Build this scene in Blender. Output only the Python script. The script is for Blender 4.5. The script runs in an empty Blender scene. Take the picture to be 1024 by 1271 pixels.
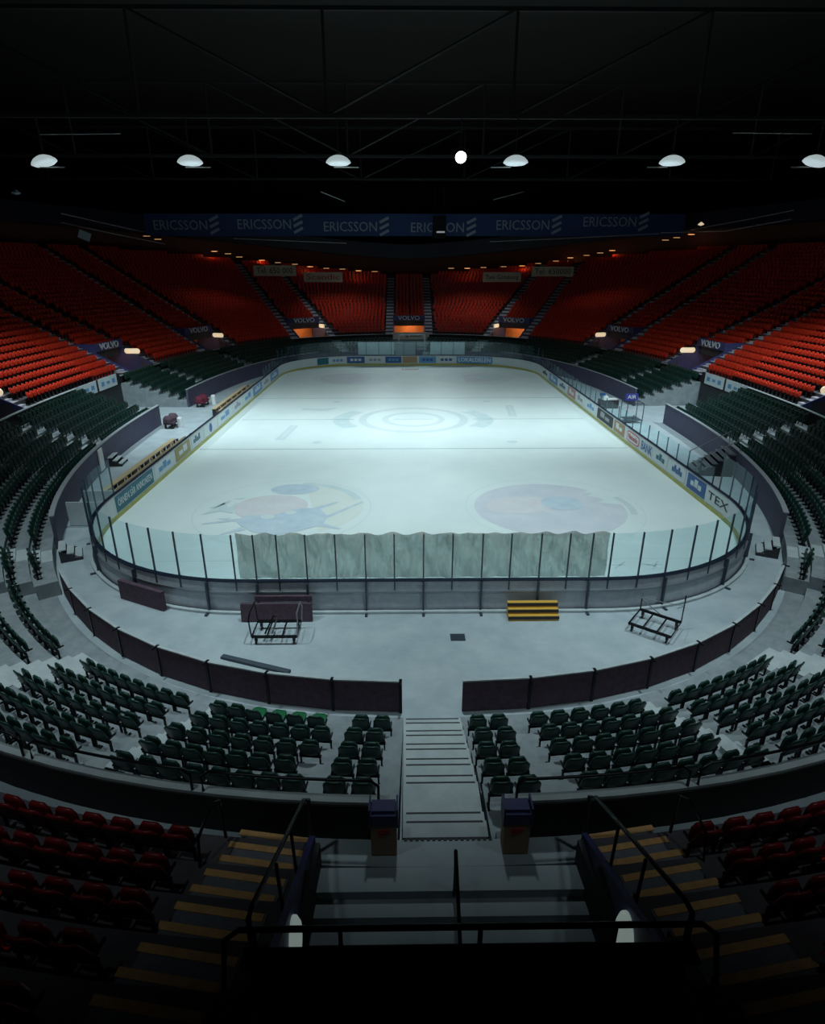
import bpy, math, random
import numpy as np
from mathutils import Vector, Matrix
random.seed(7)
SC = bpy.context.scene
COL = SC.collection

# ------------------------------------------------------------------ camera, world, exposure
CAM = (-0.71, -49.3, 11.6)
PITCH, YAW, F = math.radians(21.9), math.radians(-0.75), 753.0
cd = bpy.data.cameras.new('camera'); cam = bpy.data.objects.new('camera', cd); COL.objects.link(cam)
cam.location = CAM; cam.rotation_euler = (math.pi/2-PITCH, 0, YAW)
cd.sensor_fit = 'HORIZONTAL'; cd.sensor_width = 36; cd.lens = F/1024*36; cd.clip_start = .1; cd.clip_end = 400
SC.camera = cam
w = bpy.data.worlds.new('world'); SC.world = w; w.use_nodes = True
w.node_tree.nodes['Background'].inputs[0].default_value = (.10, .16, .22, 1)
w.node_tree.nodes['Background'].inputs[1].default_value = .0004
vs = SC.view_settings; vs.view_transform = 'Standard'; vs.look = 'None'; vs.gamma = 1; vs.use_curve_mapping = False
vs.exposure = 0.0
try:
    SC.cycles.use_denoising = True; SC.cycles.max_bounces = 6; SC.cycles.transparent_max_bounces = 24
    SC.cycles.use_light_tree = True; SC.cycles.sample_clamp_indirect = 4
except Exception: pass
LAMP_W, HIGH_W, NEAR_W, FAR_W, REAR_W = 6600, 10500, 10000, 2300, 2300
LAMP_COL = (.79, .96, 1.0)

_R = cam.rotation_euler.to_matrix().transposed()
def project(p):
    v = _R @ (Vector(p)-Vector(CAM))
    if v.z > -.1: return None
    return (512+F*v.x/-v.z, 635.5-F*v.y/-v.z, -v.z)
def unproject(px, py, Y):
    v = cam.rotation_euler.to_matrix() @ Vector(((px-512)/F, (635.5-py)/F, -1))
    t = (Y-CAM[1])/v.y
    return Vector(CAM)+v*t

# ------------------------------------------------------------------ materials
def mat(name, c, rough=.6, metal=0, c2=None, scale=3, emit=None, es=1, spec=.5, bump=0):
    m = bpy.data.materials.new(name); m.use_nodes = True; nt = m.node_tree; b = nt.nodes['Principled BSDF']
    b.inputs['Base Color'].default_value = (*c, 1); b.inputs['Roughness'].default_value = rough
    b.inputs['Metallic'].default_value = metal; b.inputs['Specular IOR Level'].default_value = spec
    if c2 or bump:
        tc = nt.nodes.new('ShaderNodeTexCoord'); n = nt.nodes.new('ShaderNodeTexNoise')
        n.inputs['Scale'].default_value = scale; n.inputs['Detail'].default_value = 6; n.inputs['Roughness'].default_value = .65
        nt.links.new(tc.outputs['Object'], n.inputs['Vector'])
        if c2:
            r = nt.nodes.new('ShaderNodeValToRGB'); r.color_ramp.elements[0].position = .3; r.color_ramp.elements[1].position = .7
            r.color_ramp.elements[0].color = (*c, 1); r.color_ramp.elements[1].color = (*c2, 1)
            nt.links.new(n.outputs['Fac'], r.inputs['Fac']); nt.links.new(r.outputs['Color'], b.inputs['Base Color'])
        if bump:
            bp = nt.nodes.new('ShaderNodeBump'); bp.inputs['Strength'].default_value = bump; bp.inputs['Distance'].default_value = .05
            nt.links.new(n.outputs['Fac'], bp.inputs['Height']); nt.links.new(bp.outputs['Normal'], b.inputs['Normal'])
    if emit:
        b.inputs['Emission Color'].default_value = (*emit, 1); b.inputs['Emission Strength'].default_value = es
    return m
def mat_glass(name, tint=(.9, .97, .98), refl=.05, base=None, amt=0):
    m = bpy.data.materials.new(name); m.use_nodes = True; nt = m.node_tree; nt.nodes.clear()
    o = nt.nodes.new('ShaderNodeOutputMaterial'); t = nt.nodes.new('ShaderNodeBsdfTransparent'); g = nt.nodes.new('ShaderNodeBsdfGlossy')
    t.inputs[0].default_value = (*tint, 1); g.inputs['Roughness'].default_value = .05; g.inputs[0].default_value = (.8, .9, .95, 1)
    lw = nt.nodes.new('ShaderNodeLayerWeight'); lw.inputs[0].default_value = refl
    mx = nt.nodes.new('ShaderNodeMixShader')
    mx.inputs[0].default_value = refl; nt.links.new(t.outputs[0], mx.inputs[1]); nt.links.new(g.outputs[0], mx.inputs[2])
    last = mx
    if base:
        d = nt.nodes.new('ShaderNodeBsdfDiffuse'); d.inputs[0].default_value = (*base, 1)
        tc = nt.nodes.new('ShaderNodeTexCoord'); mp = nt.nodes.new('ShaderNodeMapping'); mp.inputs['Scale'].default_value = (1.2, 1.2, .35)
        mp.inputs['Rotation'].default_value = (0, .6, 0)
        n = nt.nodes.new('ShaderNodeTexNoise'); n.inputs['Scale'].default_value = 5; n.inputs['Detail'].default_value = 7; n.inputs['Distortion'].default_value = 1.2
        mr = nt.nodes.new('ShaderNodeMapRange'); mr.inputs['From Min'].default_value = .3; mr.inputs['From Max'].default_value = .75
        mr.inputs['To Min'].default_value = amt-.2; mr.inputs['To Max'].default_value = amt+.2
        nt.links.new(tc.outputs['Object'], mp.inputs[0]); nt.links.new(mp.outputs[0], n.inputs['Vector']); nt.links.new(n.outputs['Fac'], mr.inputs[0])
        m2 = nt.nodes.new('ShaderNodeMixShader'); nt.links.new(mr.outputs[0], m2.inputs[0])
        nt.links.new(mx.outputs[0], m2.inputs[1]); nt.links.new(d.outputs[0], m2.inputs[2]); last = m2
    nt.links.new(last.outputs[0], o.inputs[0]); return m
def mat_decal(name, c, c2, scale=.8):
    return mat(name, tuple(q*.72+w*.28 for q, w in zip(c, (.62, .72, .72))), .42, 0, tuple(q*.72+w*.28 for q, w in zip(c2, (.62, .72, .72))), scale, spec=.3)

M = dict(
    ice=mat('ice', (.60, .70, .70), .42, 0, (.68, .77, .765), .25, spec=.3, bump=.02),
    deck=mat('deck_concrete', (.30, .37, .41), .55, 0, (.42, .49, .52), .9, bump=.15),
    step=mat('step_concrete', (.17, .21, .23), .75, 0, (.27, .31, .33), 2),
    tread=mat('aisle_concrete', (.34, .40, .42), .7, 0, (.45, .51, .52), 2),
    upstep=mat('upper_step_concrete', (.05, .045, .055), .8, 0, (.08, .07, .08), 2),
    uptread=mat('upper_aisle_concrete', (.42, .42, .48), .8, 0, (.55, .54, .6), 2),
    brown=mat('brown_fabric', (.055, .030, .048), .85, 0, (.095, .058, .082), 6, bump=.3),
    purple=mat('dark_wall_paint', (.055, .055, .10), .6, 0, (.075, .075, .13), 1.5),
    bluewall=mat('navy_paint', (.045, .05, .16), .55, 0, (.06, .065, .20), 2),
    black=mat('plain_black', (.006, .006, .008), .95),
    blackm=mat('black_steel', (.012, .013, .016), .35, .6),
    darkwood=mat('black_boarding', (.008, .007, .008), .8),
    green=mat('green_plastic', (.008, .040, .031), .38, spec=.5),
    lgreen=mat('light_green_plastic', (.012, .13, .05), .4),
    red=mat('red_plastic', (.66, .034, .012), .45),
    dimred=mat('dimmed_red_plastic', (.20, .010, .014), .4),  # darker copy of the seat red, carrying the dimness of the near stand
    galv=mat('galvanised_steel', (.30, .33, .36), .4, .7),
    post=mat('grey_post', (.07, .09, .12), .4, .6),
    boardw=mat('white_board', (.58, .66, .68), .35, 0, (.5, .58, .6), 2),
    backing=mat('grey_board_back', (.40, .44, .50), .6, 0, (.52, .56, .60), 5, bump=.3),
    kick=mat('yellow_kickplate', (.45, .42, .06), .4, 0, (.30, .32, .10), 3),
    rail=mat('navy_rail', (.014, .020, .040), .35),
    yellow=mat('yellow_nosing', (.66, .36, .13), .7, 0, (.46, .25, .09), 8),
    tyellow=mat('yellow_step', (.62, .36, .05), .6),
    stairc=mat('stair_asphalt', (.11, .115, .14), .85, 0, (.16, .165, .19), 10),
    white=mat('white_paint', (.75, .78, .78), .5),
    signw=mat('cream_sign', (.82, .76, .66), .6),
    grey=mat('grey_paint', (.28, .31, .34), .6),
    dark=mat('dark_paint', (.02, .022, .028), .6),
    wood=mat('light_wood', (.45, .36, .22), .55, 0, (.55, .44, .27), 4),
    blue=mat('sign_blue', (.02, .09, .28), .5), teal=mat('sign_teal', (.01, .13, .18), .5),
    lblue=mat('sign_light_blue', (.10, .28, .50), .5), khaki=mat('sign_khaki', (.32, .28, .10), .5),
    pink=mat('sign_pink', (.45, .22, .22), .5), redp=mat('sign_red', (.5, .03, .03), .5), orange=mat('orange_paint', (.55, .14, .03), .6),
    cardboard=mat('tan_panel', (.36, .25, .15), .7),
    banner=mat('navy_banner', (.02, .05, .16), .7), bannert=mat('banner_letters', (.30, .36, .42), .6),
    roof=mat('roof_sheet', (.008, .007, .006), .8), truss=mat('truss_steel', (.012, .012, .013), .6),
    glass=mat_glass('clear_glass'), net=mat_glass('frosted_film', (.80, .83, .80), .05, (.62, .58, .50), .66),
    lamp=mat('lamp_lens', (.9, .95, 1), .4, emit=(.80, .97, 1), es=.42),
    star=mat('spot_lens', (.9, .9, 1), .4, emit=(1, .96, .98), es=14),
    warm=mat('warm_lens', (1, .9, .7), .4, emit=(1, .80, .52), es=.6),
    nearwarm=mat('pale_lens', (1, .9, .7), .4, emit=(.62, .78, .72), es=.22),
    tube=mat('tube_lens', (1, .8, .5), .4, emit=(1, .50, .20), es=.45),
    reflector=mat('reflector_shell', (.25, .27, .28), .3, .8),
    warmwall=mat('orange_wall', (.60, .22, .07), .7, 0, (.45, .16, .05), 4), rearwall=mat('rear_wall', (.10, .035, .015), .7, 0, (.07, .02, .01), 4),
    stripmat=mat('slate_mat', (.04, .06, .08), .6), dimbrown=mat('dim_brown_step', (.03, .012, .012), .9), rubber=mat('rubber', (.015, .015, .017), .7),
    pipe=mat('pale_pipe', (.45, .45, .45), .4, .3),
)
D = dict(
    blue=mat_decal('ice_paint_blue', (.34, .44, .58), (.50, .62, .69), 1.3),
    pink=mat_decal('ice_paint_pink', (.58, .52, .55), (.62, .64, .66), 1.2),
    yellow=mat_decal('ice_paint_yellow', (.60, .66, .58), (.64, .71, .68), 1.5),
    mauve=mat_decal('ice_paint_mauve', (.46, .50, .58), (.60, .62, .67), .7),
    grey=mat_decal('ice_paint_grey', (.46, .56, .59), (.54, .63, .66), 2),
    line=mat_decal('ice_line_paint', (.22, .32, .36), (.30, .40, .43), 3),
    teal=mat_decal('ice_paint_teal', (.40, .55, .58), (.57, .68, .69), 1.0),
    pale=mat_decal('ice_paint_pale', (.55, .65, .66), (.60, .69, .70), 1.2),
)

# ------------------------------------------------------------------ mesh helpers
def anyw(o):
    while o:
        if o.get('_w'): return True
        o = o.parent
    return False
class MB:
    def __init__(s): s.v = []; s.f = []; s.mi = []; s.m = 0
    def add(s, vs_, fs):
        b = len(s.v); s.v += [tuple(x) for x in vs_]; s.f += [tuple(b+i for i in f) for f in fs]; s.mi += [s.m]*len(fs); return s
    def box(s, c, size, rz=0, mtx=None):
        hx, hy, hz = (q/2 for q in size)
        P = [Vector((x, y, z)) for x in (-hx, hx) for y in (-hy, hy) for z in (-hz, hz)]
        R = mtx if mtx else Matrix.Rotation(rz, 3, 'Z')
        P = [R @ p + Vector(c) for p in P]
        return s.add(P, [(0, 1, 3, 2), (4, 6, 7, 5), (0, 4, 5, 1), (2, 3, 7, 6), (0, 2, 6, 4), (1, 5, 7, 3)])
    def tube(s, pts, r, n=8):
        pts = [Vector(p) for p in pts]; rings = []
        for i, p in enumerate(pts):
            a = pts[max(i-1, 0)]; b = pts[min(i+1, len(pts)-1)]; t = (b-a).normalized()
            up = Vector((0, 0, 1)) if abs(t.z) < .95 else Vector((1, 0, 0))
            x = t.cross(up).normalized(); y = x.cross(t)
            rings.append([p+(x*math.cos(2*math.pi*k/n)+y*math.sin(2*math.pi*k/n))*r for k in range(n)])
        V = [q for R in rings for q in R]; Fc = []
        for i in range(len(pts)-1):
            for k in range(n): Fc.append((i*n+k, i*n+(k+1) % n, (i+1)*n+(k+1) % n, (i+1)*n+k))
        Fc.append(tuple(range(n))[::-1]); Fc.append(tuple((len(pts)-1)*n+k for k in range(n)))
        return s.add(V, Fc)
    def lathe(s, prof, c=(0, 0, 0), n=20, mtx=None):
        V = []; 
        for r, z in prof:
            for k in range(n):
                p = Vector((r*math.cos(2*math.pi*k/n), r*math.sin(2*math.pi*k/n), z))
                if mtx: p = mtx @ p
                V.append(p+Vector(c))
        Fc = [(i*n+k, i*n+(k+1) % n, (i+1)*n+(k+1) % n, (i+1)*n+k) for i in range(len(prof)-1) for k in range(n)]
        Fc.append(tuple(range(n))[::-1]); Fc.append(tuple((len(prof)-1)*n+k for k in range(n)))
        return s.add(V, Fc)
    def prism(s, poly, z0, z1):
        n = len(poly); V = [(x, y, z0) for x, y in poly]+[(x, y, z1) for x, y in poly]
        return s.add(V, [tuple(range(n))[::-1], tuple(range(n, 2*n))]+[(i, (i+1) % n, n+(i+1) % n, n+i) for i in range(n)])
    def build(s, name, mats, parent=None, smooth=False, off=None):
        me = bpy.data.meshes.new(name)
        o = Vector((0, 0, 0))
        if off is not None: o = Vector(off)
        elif parent is not None and anyw(parent): o = world_of(parent)
        V = [(x-o.x, y-o.y, z-o.z) for x, y, z in s.v] if o.length else s.v
        me.from_pydata(V, [], s.f)
        if not isinstance(mats, (list, tuple)): mats = [mats]
        for m in mats: me.materials.append(m)
        if len(mats) > 1: me.polygons.foreach_set('material_index', s.mi)
        if smooth: me.polygons.foreach_set('use_smooth', [True]*len(me.polygons))
        me.update()
        ob = bpy.data.objects.new(name, me); COL.objects.link(ob)
        if parent is not None: ob.parent = parent
        return ob
def world_of(o):
    v = Vector(o.location); p = o.parent
    while p: v = v+p.location; p = p.parent
    return v
def tag(o, label, cat, group=None, kind=None):
    if label: o['label'] = label
    if cat: o['category'] = cat
    if group: o['group'] = group
    if kind: o['kind'] = kind
    return o
def thing(name, label, cat, loc=(0, 0, 0), rz=0, group=None, worldspace=True):
    o = bpy.data.objects.new(name, None); COL.objects.link(o); o.location = loc; o.rotation_euler = (0, 0, rz)
    o.empty_display_size = .2
    if worldspace: o['_w'] = 1
    return tag(o, label, cat, group)
def struct(o): o['kind'] = 'structure'; return o
def copy_tree(o, parent=None):
    c = o.copy(); COL.objects.link(c); c.parent = parent
    for ch in list(o.children): copy_tree(ch, c)
    return c
def text(body, parent, m, loc, rot, w, h, name='lettering', ext=.01):
    cu = bpy.data.curves.new(name, 'FONT'); cu.body = body; cu.align_x = 'CENTER'; cu.align_y = 'CENTER'; cu.size = 1; cu.extrude = ext; cu.resolution_u = 2
    t = bpy.data.objects.new(name, cu); COL.objects.link(t); bpy.context.view_layer.update()
    dx, dy = max(t.dimensions.x, .01), max(t.dimensions.y, .01)
    me = bpy.data.meshes.new_from_object(t); bpy.data.objects.remove(t)
    me.materials.clear(); me.materials.append(m)
    ob = bpy.data.objects.new(name, me); COL.objects.link(ob)
    ob.scale = (w/dx, h/dy, 1); ob.rotation_euler = rot
    l = Vector(loc)
    if parent is not None:
        ob.parent = parent
        if anyw(parent): l = l-world_of(parent)
    ob.location = l
    return ob

# ------------------------------------------------------------------ bowl curve (superellipse; u = arc length from the near centre, growing to the right)
A_, B_, N_ = 20.1, 35.5, 2.4
ph = np.linspace(-math.pi/2, 1.5*math.pi, 60001)
_x = A_*np.sign(np.cos(ph))*np.abs(np.cos(ph))**(2/N_); _y = B_*np.sign(np.sin(ph))*np.abs(np.sin(ph))**(2/N_)
_s = np.concatenate([[0], np.cumsum(np.hypot(np.diff(_x), np.diff(_y)))]); LEN = float(_s[-1])
NT = 6000
US = np.linspace(0, LEN, NT+1); CX = np.interp(US, _s, _x); CY = np.interp(US, _s, _y)
gx = np.sign(CX)*np.abs(CX/A_)**(N_-1)/A_; gy = np.sign(CY)*np.abs(CY/B_)**(N_-1)/B_; gl = np.hypot(gx, gy); NX = gx/gl; NY = gy/gl
def C(u, d=0.0):
    u = u % LEN
    x, y = np.interp(u, US, CX), np.interp(u, US, CY); nx, ny = np.interp(u, US, NX), np.interp(u, US, NY)
    l = math.hypot(nx, ny); nx /= l; ny /= l
    return float(x+d*nx), float(y+d*ny), float(nx), float(ny)
def foot(x, y, d=0.0):
    q = np.hypot(CX+d*NX-x, CY+d*NY-y); return float(US[int(np.argmin(q))])
def sweep(u0, u1, prof, step=.8, mb=None, closed_ring=False):
    """extrude the closed profile [(d, z), ...] along the bowl curve"""
    mb = mb or MB(); n = max(1, int(math.ceil((u1-u0)/step))); k = len(prof); V = []; Fc = []
    cnt = n if closed_ring else n+1
    for i in range(cnt):
        u = u0+(u1-u0)*i/n
        for d, z in prof:
            x, y, _, _ = C(u, d); V.append((x, y, z))
    for i in range(n):
        a = i*k; b = ((i+1) % cnt)*k
        for j in range(k): j2 = (j+1) % k; Fc.append((a+j, b+j, b+j2, a+j2))
    if not closed_ring: Fc.append(tuple(range(k))[::-1]); Fc.append(tuple(n*k+j for j in range(k)))
    return mb.add(V, Fc)
def rect(d0, d1, z0, z1): return [(d0, z0), (d1, z0), (d1, z1), (d0, z1)]

# feet of the places along the curve (right-hand side; the left is LEN-u)
U_NARROW, U_MID, U_BIG = foot(2.15, -35.4), foot(5.6, -34.8), foot(9.9, -33.0)
U_LOWEND = foot(14.0, -28.9); U_WALL0 = foot(16.2, -24.7)
def uy(y): return foot(20*(1-abs(y/B_)**N_)**(1/N_), y)
U_T0, U_T1 = uy(-1.5), uy(5.0); U_FAR = LEN/2; U_FWALL = uy(31)

# ------------------------------------------------------------------ SETTING: floor, ice, walls, roof
mb = MB(); mb.box((0, 0, -.15), (120, 130, .3)); struct(mb.build('floor', M['deck']))
def rink_outline(r=0.0, n=14):
    hx, hy, cr = 15+r, 30+r, 8.5+r; P = []
    for cx, cy, a0 in ((1, -1, -90), (1, 1, 0), (-1, 1, 90), (-1, -1, 180)):
        for i in range(n+1):
            a = math.radians(a0+90*i/n); P.append((cx*(hx-cr)+cr*math.cos(a), cy*(hy-cr)+cr*math.sin(a)))
    return P
mb = MB(); mb.prism(rink_outline(-.02), .005, .03)
ice = struct(mb.build('ice', M['ice'])); ice['label'] = 'white ice sheet inside the boards'
def disc(mb, cx, cy, rx, ry, z=.034, n=40, rot=0, a0=0, a1=360, inner=0):
    full = (a1-a0) >= 360; c, s = math.cos(rot), math.sin(rot)
    def P(k, f):
        a = math.radians(a0+(a1-a0)*k/n); x, y = rx*f*math.cos(a), ry*f*math.sin(a); return (cx+x*c-y*s, cy+x*s+y*c, z)
    V = [P(k, 1) for k in range(n+1)]
    if inner:
        V2 = [P(k, inner) for k in range(n+1)]; mb.add(V+V2, [(k, k+1, n+2+k, n+1+k) for k in range(n)])
    else: mb.add(V[:n] if full else V, [tuple(range(n if full else n+1))])
def mark(name, m, fn, z=None):
    b = MB(); fn(b); return b.build(name, m, ice)
def q(b, pts, z=.036): b.add([(x, y, z) for x, y in pts], [tuple(range(len(pts)))])
for yy in (-8.8, 8.8): mark('ice_line', D['line'], lambda b: b.box((0, yy, .032), (29.6, .14, .008)))
for xx in (-9.5, 9.5): mark('ice_line', D['line'], lambda b: b.box((xx, 0, .032), (9.2, .12, .008)))
mark('ice_line', D['pale'], lambda b: b.box((0, 26, .032), (26, .06, .008)))
mark('ice_line', D['pale'], lambda b: b.box((0, -26, .032), (26, .06, .008)))
# centre emblem: two rings with side wings
mark('centre_ring', D['grey'], lambda b: disc(b, 0, 0, 4.5, 4.5, .036, inner=.86))
mark('centre_ring', D['grey'], lambda b: disc(b, 0, 0, 2.6, 2.6, .036, inner=.80))
mark('centre_bar', D['grey'], lambda b: b.box((0, 0, .032), (3.2, .3, .01)))
for sgn in (-1, 1):
    mark('centre_wing', D['teal'], lambda b: disc(b, 0, 0, 6.6*sgn, 5.2, .036, a0=-35, a1=38, inner=.80))
# near left emblem
cx, cy = -7, -20
mark('emblem_outline', D['pale'], lambda b: disc(b, cx, cy, 4.55, 4.55, .034, inner=.985))
mark('emblem_yellow', D['yellow'], lambda b: disc(b, cx+1.2, cy+.2, 2.9, 3.3, .036, a0=-70, a1=100))
mark('emblem_teal', D['teal'], lambda b: disc(b, cx, cy, 4.2, 4.2, .038, a0=20, a1=84, inner=.90))
mark('emblem_blue', D['blue'], lambda b: disc(b, cx+.1, cy+3.0, 1.35, .85, .040))
mark('emblem_pink', D['pink'], lambda b: disc(b, cx-.7, cy+.3, 1.9, 1.75, .042))
mark('emblem_blue', D['blue'], lambda b: q(b, [(cx+x, cy+y) for x, y in ((-2.1, -1.6), (-1.7, -.9), (-.3, -.8), (.9, .1), (1.9, 0), (2.4, -1.1), (2.3, -2.1), (1.2, -2.9), (.2, -3.4), (-.9, -3.0), (-1.6, -2.3))], .044))
for pts in (((-2.0, -1.3), (-3.6, -1.9), (-3.6, -2.05), (-1.9, -1.6)), ((1.4, 0), (2.6, 1.0), (2.75, .9), (1.8, -.2)), ((2.3, -1.0), (4.0, 1.0), (4.1, .9), (2.4, -1.3)), ((-1.6, -2.4), (-2.4, -3.2), (-2.3, -3.3), (-1.3, -2.7)), ((2.3, -2.0), (3.2, -2.6), (3.1, -2.7), (2.0, -2.3))):
    mark('emblem_streak', D['blue'], lambda b: q(b, [(cx+x, cy+y) for x, y in pts], .043))
for pts in (((-4.0, -.8), (-3.3, .9), (-2.9, .2), (-2.6, .9), (-2.5, -.6), (-3.2, -.3)), ((-3.9, .2), (-3.1, 1.3), (-3.0, 1.1), (-3.6, .1)), ((-3.1, -1.3), (-2.4, -1.2), (-2.5, -1.5)), ((-3.0, 1.5), (-2.4, 1.7), (-2.5, 1.4))):
    mark('emblem_streak', D['teal'], lambda b: q(b, [(cx+x, cy+y) for x, y in pts], .043))
mark('emblem_eye', D['pale'], lambda b: disc(b, cx-.6, cy-1.1, .35, .3, .047)); mark('emblem_eye', D['pale'], lambda b: disc(b, cx+.45, cy-.55, .3, .25, .047))
# near right emblem
cx = 7
mark('emblem_outline', D['pale'], lambda b: disc(b, cx, cy, 4.6, 4.6, .034, inner=.985))
mark('emblem_disc', D['mauve'], lambda b: q(b, [(cx-.2+3.9*math.cos(a)*(1 if not .15 < a < .75 else .80+.1*math.sin(a*23)), cy+3.7*math.sin(a)) for a in [2*math.pi*k/64 for k in range(64)]], .036))
mark('emblem_pink', D['pink'], lambda b: disc(b, cx-1.6, cy+.4, 1.9, 1.2, .040, rot=.2))
mark('emblem_teal', D['blue'], lambda b: disc(b, cx+.6, cy+.6, 1.1, 1.0, .044))
mark('emblem_streak', D['grey'], lambda b: disc(b, cx, cy, 4.2, 4.2, .038, a0=-15, a1=22, inner=.92))
# far emblems
mark('emblem_disc', D['pale'], lambda b: disc(b, -6.4, 20, 4.6, 4.0, .034)); mark('emblem_disc', D['mauve'], lambda b: disc(b, -7.3, 20, 2.9, 3.3, .038))
mark('emblem_disc', D['pale'], lambda b: disc(b, 7, 20, 4.5, 4.2, .034)); mark('emblem_disc', D['mauve'], lambda b: q(b, [(6, 17.4), (6, 22), (8, 22.8), (9.8, 21), (10.8, 19.6), (8.6, 18), (7.4, 17.2)], .038))
mark('emblem_teal', D['teal'], lambda b: disc(b, 9, 20.8, 1.7, 1.2, .042))
for x0, y0, sx in ((-9.6, -4.2, 1), (8.6, 3.2, -1)):
    mark('ice_advert', D['grey'], lambda b: q(b, [(x0-.55, y0-2.2), (x0+.15, y0-2.2), (x0+.5, y0+2.2), (x0-.2, y0+2.2)]))
    mark('ice_advert', D['pale'], lambda b: q(b, [(x0-.25, y0-2.0), (x0-.1, y0-2.0), (x0+.25, y0+2.0), (x0+.1, y0+2.0)], .04))
mark('ice_advert', D['grey'], lambda b: q(b, [(-9.8, 3.6), (-7.4, 3.2), (-6.6, 4.6), (-8, 4.1), (-9.8, 4.5)]))
for x, y in ((-7, -7.1), (7, -7.1), (-7, 7.1), (7, 7.1)): mark('faceoff_spot', D['grey'], lambda b: disc(b, x, y, .35, .35, .036))
mark('ice_mark', D['grey'], lambda b: [b.box((x, -26.6, .034), (s_, .07, .008), r_) for x, s_, r_ in ((8.1, .8, 0), (8.3, .9, .8), (9.6, 1.0, 0), (9.8, .9, 1.0), (9.5, .7, -.6))])

# lower terraces
def lower_near_profile():
    P = [(.30, 0), (.30, .02), (.95, .02)]
    for k in range(5):
        z = .35+.325*k; d0 = .95+.82*k; P += [(d0, z), (d0+.82 if k < 4 else 5.85, z)]
    return P+[(5.85, 2.2), (6.0, 2.2), (6.0, 0)]
def side_profile():
    P = [(.16, 0)]
    for k in range(7):
        z = .60+.25*k; d0 = .16+.82*k; P += [(d0, z), (d0+.82 if k < 6 else 5.9, z)]
    return P+[(5.9, 2.2), (6.0, 2.2), (6.0, 0)]
def mirror(u0, u1): return LEN-u1, LEN-u0
AH = .78
nb = 1
def build_struct(name, mb_, m): return struct(mb_.build(name, m))
for side in (0, 1):
    def rng(a, b): return (a, b) if side == 0 else mirror(a, b)
    build_struct('seating_terrace', sweep(*rng(AH, U_LOWEND), lower_near_profile()), M['step'])
    build_struct('seating_terrace', sweep(*rng(U_LOWEND+.02, U_T0), side_profile()), M['step'])
    build_struct('seating_terrace', sweep(*rng(U_T1, U_FWALL), side_profile()), M['step'])
build_struct('seating_terrace', sweep(U_FWALL+.02, LEN-U_FWALL-.02, lower_near_profile()), M['step'])
# walkway between the tiers (ring), with vomitory cuts handled above it
build_struct('floor_walkway', sweep(0, LEN, rect(6.0, 6.52, 1.95, 2.2), closed_ring=True), M['deck'])
build_struct('wall_tunnel', sweep(U_T0, U_T1, rect(5.86, 6.0, 0, 2.2)), M['dark']); build_struct('wall_tunnel', sweep(*mirror(U_T0, U_T1), rect(5.86, 6.0, 0, 2.2)), M['dark'])

# upper tier
Z0, D0, RR, RD = 2.7, 6.5, .4, .8
def KTOP(u):
    _, y, nx, ny = C(u); return 19+int(round(9*min(1, abs(nx)**1.3*1.15)))
VOM = []   # (u, header solid top z)
VOM.append((0.0, 4.4, 'near'))
for x, y in ((27.8, -10.8), (23.8, -26), (27.8, 10.8), (23.8, 26), (14.2, 39.6)):
    u = foot(x, y, 8.7); VOM += [(u, 5.1, 'side'), (LEN-u, 5.1, 'side')]
VOM.append((LEN/2, 5.1, 'side'))
VF = []
for u, zt, kd in VOM:
    x, y, nx, ny = C(u); VF.append((u, zt, kd, Vector((x, y)), Vector((nx, ny)), Vector((-ny, nx))))
VB = 9.3; VW = 2.25
ranges = []
edge = []
for u, zt, kd, p, n, t in VF:
    c0 = p+n*8; a = c0-t*VW; b = c0+t*VW; edge.append((foot(a.x, a.y, 8), foot(b.x, b.y, 8), u))
edge = sorted(edge, key=lambda e: e[2])
for i, e in enumerate(edge):
    nxt = edge[(i+1) % len(edge)]; hi = e[1]; lo = nxt[0]
    if lo < hi: lo += LEN
    ranges.append((hi, lo))
def up_prof(k0, k1, zb):
    P = [(D0+RD*k0, zb)]
    for k in range(k0, k1+1): P += [(D0+RD*k, Z0+RR*k), (D0+RD*(k+1), Z0+RR*k)]
    return P+[(D0+RD*(k1+1), zb)]
KV = 3
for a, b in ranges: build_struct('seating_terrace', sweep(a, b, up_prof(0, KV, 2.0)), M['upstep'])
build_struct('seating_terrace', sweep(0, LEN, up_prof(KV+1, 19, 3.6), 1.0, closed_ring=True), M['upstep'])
for k in range(20, 29):
    us = [u for u in np.linspace(0, LEN, 400) if KTOP(u) >= k]
    r = [u for u in us if u < LEN/2]
    if r:
        for rg in ((r[0], r[-1]), mirror(r[0], r[-1])):
            build_struct('seating_terrace', sweep(*rg, [(D0+RD*k, Z0+RR*(k-1)), (D0+RD*k, Z0+RR*k), (D0+RD*(k+1), Z0+RR*k), (D0+RD*(k+1), Z0+RR*(k-1))], 1.2), M['upstep'])
# back wall and ring beam following the top of the tier
def dt(u):
    k = 19+9*min(1, abs(C(u)[2])**1.3*1.15); return D0+RD*(k+1)+.3, Z0+RR*k
def band(name, m, dz0, dz1, dd0, dd1):
    b = MB(); n = 220; V = []; Fc = []
    for i in range(n):
        u = LEN*i/n; d, z = dt(u)
        for dd, dz in ((dd0, dz0), (dd1, dz0), (dd1, dz1), (dd0, dz1)):
            x, y, _, _ = C(u, d+dd); V.append((x, y, z+dz))
    for i in range(n):
        a = i*4; c = ((i+1) % n)*4
        for j in range(4): Fc.append((a+j, c+j, c+(j+1) % 4, a+(j+1) % 4))
    b.add(V, Fc); return build_struct(name, b, m)
band('wall_back', M['rearwall'], -1.2, 2.7, 1.2, 1.5)
band('floor_gallery', M['dark'], -1.2, -.05, -1.0, 1.2)
band('trim_1', M['rail'], 2.7, 4.8, -2.2, 1.6)
mb = MB()
nr = 60
mb.box((0, 0, 30), (150, 150, .3)); 
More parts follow.
